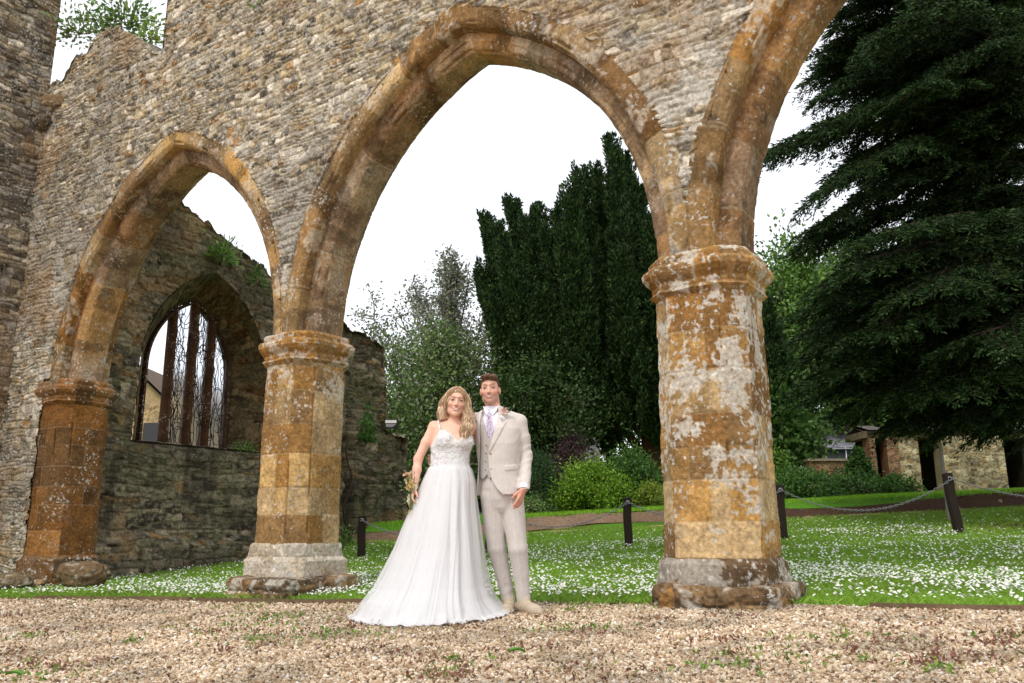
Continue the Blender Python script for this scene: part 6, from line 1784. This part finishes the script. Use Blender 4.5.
# pocket square
p = G(502.6, 422.0); yj = jacket_front(p[0], p[2])
b = MB(); rs = np.random.RandomState(2)
V, F = leaf_quads(np.array([p + [0, yj - p[1] - .006, 0]] * 12) + rs.normal(size=(12, 3)) * [.009, .002, .006], np.tile([.1, -.2, 1.], (12, 1)), .03, .022, rs, 0, .3); b.add(V, F, srgb(238, 236, 238)); b.build('pocket_square', M_silk, jk)
# rose buttonhole
p = G(504.4, 413.0); yj = jacket_front(p[0], p[2] - .02) - .02
def rose(c, r, col, parent, name='rose', seed=1, tilt=(0, -1, .3)):
    rs = np.random.RandomState(seed); b = MB(); ax = unit(np.array(tilt, float)); u_ = unit(np.cross(ax, [.3, .2, 1])); v_ = np.cross(ax, u_)
    for ringk, (n_, rr, op) in enumerate(((3, .3, .15), (5, .6, .45), (6, 1.0, .9))):
        for k in range(n_):
            a = 2 * PI * (k + .5 * ringk) / n_ + rs.rand() * .3
            dr = u_ * math.cos(a) + v_ * math.sin(a); td = np.cross(ax, dr)
            g = []
            for i in np.linspace(0, 1, 4):
                for j in np.linspace(-1, 1, 5):
                    w_ = math.sin(.25 * PI + i * .55 * PI) * .62 * rr
                    g.append(c + dr * r * rr * (.35 + i * (.35 + op * .5)) * (1 - .25 * j * j) + td * r * w_ * j + ax * r * (.75 * i * (1.1 - op * .8) + .15 * (1 - rr)))
            b.add(np.array(g), grid_faces(4, 5), np.asarray(col) * (.82 + .3 * rs.rand()))
    return b.build(name, M_petal, parent, smooth=True)
bt = rose(np.array([p[0], yj, p[2]]), .030, srgb(232, 196, 186), jk, 'rose_buttonhole', 3, (-.2, -1, .5))
V, F = leaf_quads(np.array([[p[0] + .02, yj + .004, p[2] + .004]] * 16) + rs.normal(size=(16, 3)) * [.012, .004, .01], np.tile([.6, -.3, .3], (16, 1)), .035, .014, rs, 0, .8)
obj('leaf_sprig', V, F, M_leaf, bt, np.tile([.16, .22, .10], (len(V), 1)), smooth=False)
# shirt cuff
b = MB(); a0 = wr_l + unit(el_l - wr_l) * .030; a1 = wr_l + unit(wr_l - el_l) * .008
b.tube(np.array([a0, a1]), [.038, .037], 16, srgb(236, 234, 238), cap=False); b.build('shirt_cuff', M_silk, groom, smooth=True)
# shoes
def shoe(ank, tox, label=None):
    g0 = float(gz(ank[0], ank[1])); an = np.array([ank[0], ank[1], g0]); tox = np.array([tox[0], tox[1], 0.]); dr = unit(tox)
    ff = Field(an - [.22, .34, .02], an + [.22, .16, .16], .005)
    heel = an - dr * .055
    ff.cone(heel + [0, 0, .045], an + dr * .02 + [0, 0, .055], .040, .042, .02)
    ff.cone(an + dr * .02 + [0, 0, .05], an + dr * .14 + [0, 0, .032], .043, .040, .03)
    ff.cone(an + dr * .12 + [0, 0, .030], an + dr * .20 + [0, 0, .024], .044, .034, .03)
    ff.cone(an - dr * .01 + [0, 0, .05], an + [0, 0, .11], .045, .044, .02)
    ff.F = np.maximum(ff.F, (an[2] + .012) - ff.ax[2][None, None, :]).astype(np.float32)
    ff.F = np.maximum(ff.F, ff.ax[2][None, None, :] - (an[2] + .11)).astype(np.float32)
    so = pf('shoe', ff, M_suede, groom, lambda V: np.array(srgb(192, 176, 154))[None] * (.85 + .3 * fbm(V[:, 0] * 60, V[:, 1] * 60, V[:, 2] * 60, 2, 4))[:, None])
    b = MB(); n_ = 28; th = np.linspace(0, 2 * PI, n_, endpoint=False)
    sd = np.array([dr[1], -dr[0], 0]); cx = an + dr * .07
    ring = np.array([cx + dr * .155 * math.cos(t) + sd * (.047 + .006 * math.cos(t)) * math.sin(t) for t in th])
    Vs = np.vstack([ring + [0, 0, -.004], ring + [0, 0, .02]]); i = np.arange(n_)
    b.add(Vs, np.stack([i, (i + 1) % n_, n_ + (i + 1) % n_, n_ + i], 1), srgb(176, 150, 118))
    b.add(np.vstack([ring + [0, 0, .02], cx + [0, 0, .02]]), np.stack([i, (i + 1) % n_, np.full(n_, n_)], 1), srgb(176, 150, 118)); b.build('sole', M_suede, so)
    for k in range(3):
        c_ = an + dr * (.045 + .028 * k) + [0, 0, .098 - .012 * k]
        b = MB(); b.tube(np.array([c_ - sd * .02 - [0, 0, .004], c_, c_ + sd * .02 - [0, 0, .004]]), .003, 5, srgb(222, 206, 180)); b.build('lace', M_suede, so)
shoe(an_l, (.55, -.85)); shoe(an_r, (-.10, -1.0))
# ================================================================== the bride
BY = 6.40
B_ = lambda px, py, dy=0.0: at(px, py, BY + dy)
bfoot = np.array([-.47, 6.38, float(gz(-.47, 6.38))])
bride = thing('person', tuple(bfoot), 'woman with long blonde waves in a white lace and tulle wedding dress', 'person')
bc = B_(456.2, 402.6, -.02); BR_ = rotm(yaw=.12, roll=.10, pitch=.02); BS = 1.0
bs_r, bs_l = B_(434.0, 426.5, .03), B_(472.5, 427.5, .05)
be_r, bw_r = B_(418.2, 459, .0), B_(415.0, 486, -.06)
bh_r = B_(412.2, 497, -.09)
be_l, bw_l = B_(486, 452, .27), B_(497, 464, .32)
def brows(ps):
    out = []
    for (py, xl, xr, ry, cy) in ps:
        a, b = B_(xl, py), B_(xr, py)
        out.append((a[2], (a[0] + b[0]) / 2, BY + cy, (b[0] - a[0]) / 2, ry))
    return out
TORSO = [(500, 428, 473, .125, .01), (484, 428, 472.5, .135, .01), (466, 431.5, 467.5, .100, .0), (455, 432.5, 468.5, .100, 0), (446, 431.5, 471, .105, .0), (436, 433, 472.5, .098, .01), (427, 433, 473, .080, .02), (421, 441, 468, .055, .03)]
def bust(f, inf, k=.02):
    f.ell(B_(445.5, 441.0, -.068), [.066, .060, .058], k, inf=inf); f.ell(B_(463.8, 441.0, -.072), [.066, .060, .058], k, inf=inf)
f = Field([-1.0, 6.1, -.02], [.10, 6.95, 1.76], .0046)
head(f, bc, BR_, BS, False)
bnb = B_(454.5, 421, .02)
f.cone(bc + BR_ @ np.array([0, .022, -.05]), bnb, .046, .050, .015)
f.loft(brows(TORSO), .025, p=2.2)
bust(f, 0.0)
f.chain([bnb + [0, .0, -.005], (bnb + bs_r) / 2 + [0, .01, -.006], bs_r], [.040, .027, .040], .03)
f.chain([bnb + [0, .0, -.005], (bnb + bs_l) / 2 + [0, .01, -.006], bs_l], [.040, .027, .040], .03)
f.chain([bs_r, (bs_r + be_r) / 2, be_r, (be_r * .6 + bw_r * .4), bw_r], [.039, .038, .033, .032, .0235], .02)
f.chain([bs_l, be_l, bw_l], [.045, .035, .024], .02)
# collar bones and the hollow of the throat
for q in (-1, 1): f.cone(bnb + [q * .016, -.055, -.028], bnb + [q * .11, -.03, -.006], .006, .006, .012)
hand(f, bw_r, bh_r - bw_r, np.array([.8, .3, 0]), np.array([.1, -1, 0]), L=.165, curl=.9, r=.86)
hand(f, bw_l, np.array([.9, .15, -.3]), np.array([0, -1., 0]), np.array([0, 0, 1.]), L=.165, curl=.3, r=.86)
# legs down to the shoes, under the skirt
f.chain([B_(442, 492), [-.50, 6.42, .50], [-.50, 6.44, .13]], [.085, .05, .034], .02); f.chain([B_(458, 492), [-.38, 6.40, .50], [-.38, 6.36, .13]], [.085, .05, .034], .02)
for x_, y_ in ((-.50, 6.44), (-.38, 6.36)): f.cone([x_, y_, .12], [x_, y_ - .12, .035], .034, .024, .015)
def bcol(V):
    c = np.tile(SKIN * np.array([1.04, 1.0, .98]), (len(V), 1)) * (.94 + .12 * fbm(V[:, 0] * 20, V[:, 1] * 20, V[:, 2] * 20, 2, 5))[:, None]
    for p_ in (be_r, bh_r): c = mixc(c, srgb(216, 146, 126), .35 * np.exp(-(np.linalg.norm(V - p_, axis=1) / .05) ** 2))
    paint_head(V, c, bc, BR_, BS, False)
    return c
V, Q = f.surface()
obj('body', V, Q, M_skin, bride, bcol(V))
# bodice: sweetheart neckline
def BX(pts): return [(float(B_(x, y)[0]), float(B_(x, y)[2])) for x, y in pts]
f = Field([-.78, 6.12, .96], [-.22, 6.70, 1.50], .0042)
f.loft([r for r in brows(TORSO)], .0, p=2.2, inf=.009); bust(f, .011)
X, Yg, Z = f.ax[0][:, None, None], f.ax[1][None, :, None], f.ax[2][None, None, :]
nl = BX([(428, 447), (432.5, 445), (436.5, 438), (441, 430.5), (445, 431), (450, 434), (455, 438.5), (459.6, 443.2), (463, 439.0), (467, 436.4), (470, 436.6), (474, 441), (478, 446)])
nz_ = np.interp(X, [a for a, b in nl], [b for a, b in nl])
back = B_(455, 441)[2]
f.F = np.maximum(f.F, np.where(Yg < 6.42, Z - nz_, Z - np.minimum(back, nz_))).astype(np.float32)
f.F = np.maximum(f.F, B_(455, 474)[2] - Z).astype(np.float32)
f.disp(lambda x, y, z: fbm(x * 55, y * 55, z * 55, 2, 71) - .5, .008)
WHITE = np.array([.80, .79, .785])
def lacecol(V):
    k = sm(.50, .60, fbm(V[:, 0] * 42, V[:, 1] * 42, V[:, 2] * 42, 3, 73))
    return mixc(np.tile(WHITE, (len(V), 1)), np.array([.66, .60, .57]), k * .55)
Vb, Qb = f.surface()
bd = obj('bodice', Vb, Qb, M_lace, bride, lacecol(Vb))
# appliqué petals sewn over the bodice and the top of the skirt
rs = np.random.RandomState(12)
# straps
for px0, py0, px1, py1 in ((441.2, 431, 438.0, 420.0), (470, 437, 470.5, 421)):
    a = B_(px0, py0); b_ = B_(px1, py1); b = MB()
    q = np.linspace(0, 1, 10); P = np.array([a + (b_ - a) * t for t in q])
    P[:, 1] = np.interp(q, [0, .35, .8, 1], [BY - .118, BY - .088, BY - .045, BY + .01]); P[:, 2] += .006 * np.sin(q * PI)
    b.tube(P, .005, 6, WHITE); b.build('strap', M_lace, bride, smooth=True)
# skirt: cross-sections from waist to train
rowsS = [  # pixel row, left, right, front reach, back reach (metres from the axis)
    (462.5, 431.2, 468.6, .112, .10), (467, 430.2, 469.8, .118, .11), (474, 427.0, 472.2, .150, .15), (484, 422.5, 474.6, .185, .20), (498, 417.0, 475.0, .225, .26), (512, 411.5, 476.0, .26, .32), (530, 405.0, 477.5, .31, .38),
    (550, 398.6, 479.5, .36, .44), (570, 389.5, 481.5, .42, .50), (586, 380.5, 484.5, .48, .56), (598, 369.5, 489.5, .54, .62)]
zS, LS, RS, FS, KS = [], [], [], [], []
for py, l, r, fr, bk in rowsS:
    a, b_ = B_(l, py), B_(r, py); zS.append(a[2]); LS.append(a[0]); RS.append(b_[0]); FS.append(fr); KS.append(bk)
zS += [.022, .008]; LS += [-1.11, -1.15]; RS += [-.085, -.03]; FS += [.60, .66]; KS += [.66, .70]
zS, LS, RS, FS, KS = map(np.array, (zS, LS, RS, FS, KS))
nT, nZ = 560, 190
q = np.linspace(0, 1, nZ); order = np.argsort(zS)
arc_z = np.interp(q, np.linspace(0, 1, len(zS)), zS)
# spacing: more rows near the hem
sidx = np.linspace(0, 1, nZ)
zz = np.interp(sidx, np.array([0, .25, .55, .80, 1.0]), [zS[0], .85, .42, .12, zS[-1]])
def at_z(v): return np.interp(zz, zS[order], v[order])
l_, r_, f_, k_ = map(at_z, (LS, RS, FS, KS))
cx = np.interp(zz, [0, .5, 1.1], [-.52, -.47, -.462])
th = np.linspace(0, 2 * PI, nT, endpoint=False)
Tg, Zi = np.meshgrid(th, np.arange(nZ), indexing='ij')
ct, st = np.cos(Tg), np.sin(Tg)
ex = 1.0
X = cx[Zi] + np.where(ct > 0, (r_ - cx)[Zi], (cx - l_)[Zi]) * ct
Yv = BY + np.where(st < 0, f_[Zi], k_[Zi]) * st
zg = zz[Zi]
grow = sm(1.08, .35, zg)
ph = Tg + .05 * (vn(Tg * 2, zg * 2, 0, 91) - .5) * 4 * (1 - zg)
fold = np.sin(ph * 7 + 5.0 * vn(Tg * 2, zg * .8, 0, 105)) * .5 + np.sin(ph * 17 + 5.0 * vn(Tg * 2.5, zg * 1.2, 0, 92)) * .34 + np.sin(ph * 29 + 6 * vn(Tg * 3, zg * 1.4, 0, 93)) * .16 + np.sin(ph * 47 + 5 * vn(Tg * 4, zg * 2.0, 0, 97)) * .08
fold = fold * (.35 + 1.1 * vn(Tg * 3.0, zg * .9, 0, 94))
amp = .0024 + .024 * grow
rad = amp * fold
front = np.where(ct > .9, .5, 1.0) * np.where(ct < -.9, .6, 1)
dl = np.sqrt(ct ** 2 + st ** 2)
X2 = X + rad * ct * front; Y2 = Yv + rad * st
# the hem lies and ruffles on the gravel
low = sm(.10, .012, zg)
ruf = low * (.022 * (vn(Tg * 7, zg * 0, 0, 95) - .4) + .006 * np.sin(Tg * 40 + 9 * vn(Tg * 5, 0 * Tg, 0, 96)))
g_ = gz(X2, Y2)
Z2 = zg * 1.0 + g_ * sm(.6, .0, zg) + np.maximum(ruf, -.004) + .010
X2 = X2 + low * .05 * (vn(Tg * 7, zg * 3, 0, 98) - .5) * ct; Y2 = Y2 + low * .07 * (vn(Tg * 7 + 5, zg * 3, 0, 99) - .5) * st
V = np.stack([X2, Y2, Z2], -1).reshape(-1, 3)
cS = np.tile(np.array([.87, .855, .86]), (len(V), 1)) * (.95 + .07 * fbm(V[:, 0] * 7, V[:, 1] * 7, V[:, 2] * 3, 2, 7))[:, None]
sk = obj('skirt', V, grid_faces(nT, nZ, wrap_u=True), M_tulle, bride, cS)
# a looser outer layer of tulle lying over it near the hem
sel = zz < 1.055; kz = np.nonzero(sel)[0]
T2, Z3 = np.meshgrid(th, kz, indexing='ij')
i0 = (T2 / (2 * PI) * nT).astype(int) % nT
og = (.006 + .030 * sm(1.05, .2, zz[Z3])) * (.4 + 1.1 * vn(T2 * 5, zz[Z3] * 1.6, 0, 101)) + .006 * sm(.9, .3, zz[Z3]) * np.sin(T2 * 21 + 9 * vn(T2 * 3, zz[Z3], 0, 104))
Xo = X2[i0, Z3] + og * np.cos(T2); Yo = Y2[i0, Z3] + og * np.sin(T2)
Zo = Z2[i0, Z3] + .003 + .012 * sm(.08, .0, zz[Z3]) * vn(T2 * 9, zz[Z3] * 0, 0, 102)
M_veil = bpy.data.materials.new('sheer tulle'); M_veil.use_nodes = True
n_ = M_veil.node_tree.nodes; L_ = M_veil.node_tree.links; pb = n_['Principled BSDF']; pb.inputs['Base Color'].default_value = (.86, .85, .85, 1); pb.inputs['Roughness'].default_value = .9
tr = n_.new('ShaderNodeBsdfTransparent'); ms = n_.new('ShaderNodeMixShader'); ms.inputs[0].default_value = .42
L_.new(tr.outputs[0], ms.inputs[1]); L_.new(pb.outputs[0], ms.inputs[2]); L_.new(ms.outputs[0], n_['Material Output'].inputs['Surface'])
obj('overskirt', np.stack([Xo, Yo, Zo], -1).reshape(-1, 3), grid_faces(nT, len(kz), wrap_u=True), M_veil, bride)
# appliqué
vb = Vb[(Vb[:, 1] < 6.45)]; vb = vb[rs.randint(0, len(vb), 900)]
cen = np.array([-.46, BY])
nrm = np.stack([vb[:, 0] - cen[0], vb[:, 1] - cen[1], 0 * vb[:, 0]], 1); nrm = unit(nrm)
ti_ = rs.randint(0, nT, 900); zi_ = rs.randint(0, 60, 900); keep = rs.rand(900) < np.interp(zz[zi_], [.95, 1.0, 1.1], [0.0, .5, 1])
vs = np.stack([X2[ti_, zi_], Y2[ti_, zi_], Z2[ti_, zi_]], 1)[keep]; ns_ = np.stack([np.cos(th[ti_]), np.sin(th[ti_]), 0 * th[ti_]], 1)[keep]
P = np.vstack([vb + nrm * .003, vs + ns_ * .005]); Nn = np.vstack([nrm, ns_])
D = unit(np.cross(Nn, rs.normal(size=P.shape))); Uu = np.cross(Nn, D)
ln = (.008 + .009 * rs.rand(len(P)))[:, None]
Vq = np.stack([P, P + D * ln * .5 + Uu * ln * .3 + Nn * .001, P + D * ln + Nn * .001, P + D * ln * .5 - Uu * ln * .3 + Nn * .001], 1).reshape(-1, 3)
obj('lace_applique', Vq, np.arange(len(Vq)).reshape(-1, 4), M_petal, bd, np.tile([.86, .85, .84], (len(Vq), 1)), smooth=False)
# shoes
for x_, y_ in ((-.50, 6.44), (-.38, 6.36)):
    ff = Field([x_ - .07, y_ - .22, -.01], [x_ + .07, y_ + .08, .13], .005)
    ff.cone([x_, y_ + .01, .085], [x_, y_ - .10, .034], .036, .034, .02); ff.cone([x_, y_ - .10, .034], [x_, y_ - .16, .026], .034, .022, .02); ff.cone([x_, y_ + .03, .07], [x_, y_ + .035, .0], .018, .008, .01)
    V, Q = ff.surface(); obj('shoe', V, Q, M_silk, bride, np.tile([.75, .73, .7], (len(V), 1)))
# hair
HB = lambda x, y, z: bc + BR_ @ (np.array([x, y, z]) * BS)
f = Field([-.66, 6.20, 1.17], [-.22, 6.62, 1.74], .0042)
f.ell(HB(0, .022, .036), np.array([.086, .100, .092]) * BS, .01, R=BR_)
left = [HB(-.066, -.01, .06), HB(-.084, .0, .0), HB(-.094, .012, -.06), HB(-.092, .02, -.115), HB(-.070, .05, -.165)]
right = [HB(.064, -.012, .06), HB(.080, -.008, .0), HB(.088, -.018, -.06), HB(.102, -.050, -.125), HB(.104, -.085, -.19), HB(.088, -.105, -.255), HB(.086, -.115, -.29)]
f.chain(left, [.022, .026, .034, .036, .022], .02)
f.chain(right, [.022, .026, .032, .038, .038, .028, .012], .02)
f.chain([HB(0, .06, .0), HB(0, .085, -.08), HB(.01, .085, -.18), HB(.01, .09, -.26)], [.08, .075, .075, .04], .03)
X, Y, Z = np.meshgrid(*f.ax, indexing='ij')
L = (np.stack([X, Y, Z], -1) - bc) @ BR_ / BS
x, y, z = L[..., 0], L[..., 1], L[..., 2]
face = np.maximum(np.sqrt((x / (.0615 - .004 * (z < -.03))) ** 2 + ((z + .022) / .102) ** 2) - 1, 0)
fd = (np.sqrt(((x - .002) / .0640) ** 2 + ((z + .024) / .104) ** 2) - 1) * .06
cut = np.maximum(fd, (y + .022))
f.F = np.maximum(f.F, -cut).astype(np.float32)
f.disp(lambda x, y, z: .009 * (fbm(x * 60, y * 60, z * 9 + 3 * vn(x * 9, y * 9, z * 5), 3, 81) - .5) + .003 * np.sin(z * 60 + x * 30), 1.0)
BL = [srgb(210, 178, 140), srgb(178, 144, 110), srgb(228, 204, 174), srgb(142, 108, 80), srgb(194, 158, 122)]
def haircol(V):
    k = fbm(V[:, 0] * 85, V[:, 1] * 70, V[:, 2] * 7, 3, 83)
    c = mixc(np.tile(BL[1], (len(V), 1)) * 1.0, BL[2], sm(.45, .62, k)); c = mixc(c, BL[3], sm(.5, .34, k))
    return mixc(c, BL[3], .5 * sm(1.62, 1.70, V[:, 2]) * sm(.45, .5, k))
V, Q = f.surface()
hr = obj('hair', V, Q, M_hair, bride, haircol(V))
b = MB()
def strands(path, n, spread, wave, r, seed):
    rs = np.random.RandomState(seed); path = np.array(path)
    t = np.linspace(0, 1, len(path)); tt = np.linspace(0, 1, 26)
    C = np.stack([np.interp(tt, t, path[:, a]) for a in range(3)], 1)
    k = np.ones(5) / 5
    C = np.stack([np.convolve(np.pad(C[:, a], 2, mode='edge'), k, 'valid') for a in range(3)], 1)
    for i in range(n):
        o = unit(rs.normal(size=3)) * spread * (.72 + .38 * rs.rand()); o[1] = -abs(o[1]) if rs.rand() < .8 else o[1]
        w_ = np.sin(tt * (13 + 3 * rs.rand()) + rs.rand() * 1.2)[:, None] * np.array([wave, wave * .4, 0]) * np.minimum(1, tt * 2.4)[:, None]
        P = C + o * (.55 + .75 * np.sin(tt * PI * .85 + .2))[:, None] + w_
        e = rs.randint(20, 27); b.tube(P[:e], np.linspace(r, r * .35, e), 4, BL[rs.randint(0, 5)] * (.85 + .3 * rs.rand()), cap=False)
strands(left, 170, .032, .007, .0019, 1)
strands(right, 260, .036, .010, .0020, 2)
strands([HB(-.004, -.03, .118), HB(-.04, -.055, .090), HB(-.070, -.035, .040), HB(-.082, -.01, -.02), HB(-.090, -.0, -.09)], 110, .013, .002, .0018, 3)
strands([HB(.004, -.03, .118), HB(.040, -.055, .088), HB(.068, -.038, .035), HB(.080, -.02, -.02), HB(.092, -.03, -.10)], 110, .013, .002, .0018, 4)
b.build('strands', M_hair, hr, smooth=True)
b = MB()
for k in range(17):
    a = (k - 8) / 8 * 1.15; yk = -.012 - .014 * math.cos(a); sc_ = math.sqrt(1 - ((yk - .022) / .1) ** 2); p = HB(.092 * sc_ * math.sin(a), yk, .036 + .092 * sc_ * math.cos(a))
    ball(b, p, .0030 + .001 * (k % 2), [.86, .85, .83], 5)
b.build('hair_band', M_silk, bride)
for q in (-1, 1):
    b = MB(); ball(b, HB(q * .078, -.0, -.04), .005, [.8, .8, .8], 5); b.build('earring', M_silk, bride)
b = MB(); q = bw_r + unit(be_r - bw_r) * .015; tt = np.linspace(0, 2 * PI, 15); ax = unit(be_r - bw_r); u1 = unit(np.cross(ax, [0, 1, 0])); v1 = np.cross(ax, u1)
b.tube(q + .028 * np.cos(tt)[:, None] * u1 + .028 * np.sin(tt)[:, None] * v1, .003, 5, [.6, .5, .3], cap=False); b.build('bracelet', M_metal, bride)

# bouquet hanging from her hand at her side
bq0 = B_(411.0, 496, -.13)
bq = thing('bouquet', tuple(bq0), 'small bouquet of cream and yellow flowers hanging from the hand of the bride', 'bouquet')
rs = np.random.RandomState(31)
b = MB()
for k in range(9):
    o = rs.normal(size=3) * [.010, .010, 0]
    b.tube(np.array([bq0 + o * 1.6 + [.012, .02, -.10], bq0 + o + [.006, .03, .0], bq0 + o * 2.5 + [-.01, .03, .13]]), .004, 5, srgb(110, 130, 70))
b.build('stems', M_leaf, bq)
for k in range(13):
    c0 = bq0 + np.array([-.012, .03, .05]) + rs.normal(size=3) * [.024, .025, .05] + [0, 0, .035]
    rose(c0, .022 + .010 * rs.rand(), [srgb(236, 222, 180), srgb(226, 200, 130), srgb(240, 234, 214), srgb(222, 190, 150)][k % 4], bq, 'flower', 50 + k, tuple(unit(rs.normal(size=3) * .6 + [-.5, -.8, .2])))
for k in range(4):
    c0 = bq0 + np.array([.004, .02, -.05 - .03 * k]) + rs.normal(size=3) * [.010, .01, .006]
    rose(c0, .018, [srgb(226, 204, 150), srgb(234, 222, 190)][k % 2], bq, 'flower', 70 + k, tuple(unit(rs.normal(size=3) * .6 + [-.5, -.8, .2])))
P = bq0 + [-.01, .04, .04] + rs.normal(size=(70, 3)) * [.03, .025, .06]
V, F = leaf_quads(P, unit(P - bq0), .035, .014, rs, 0, .6); obj('leaves', V, F, M_leaf, bq, np.tile([.14, .2, .08], (len(V), 1)), smooth=False)
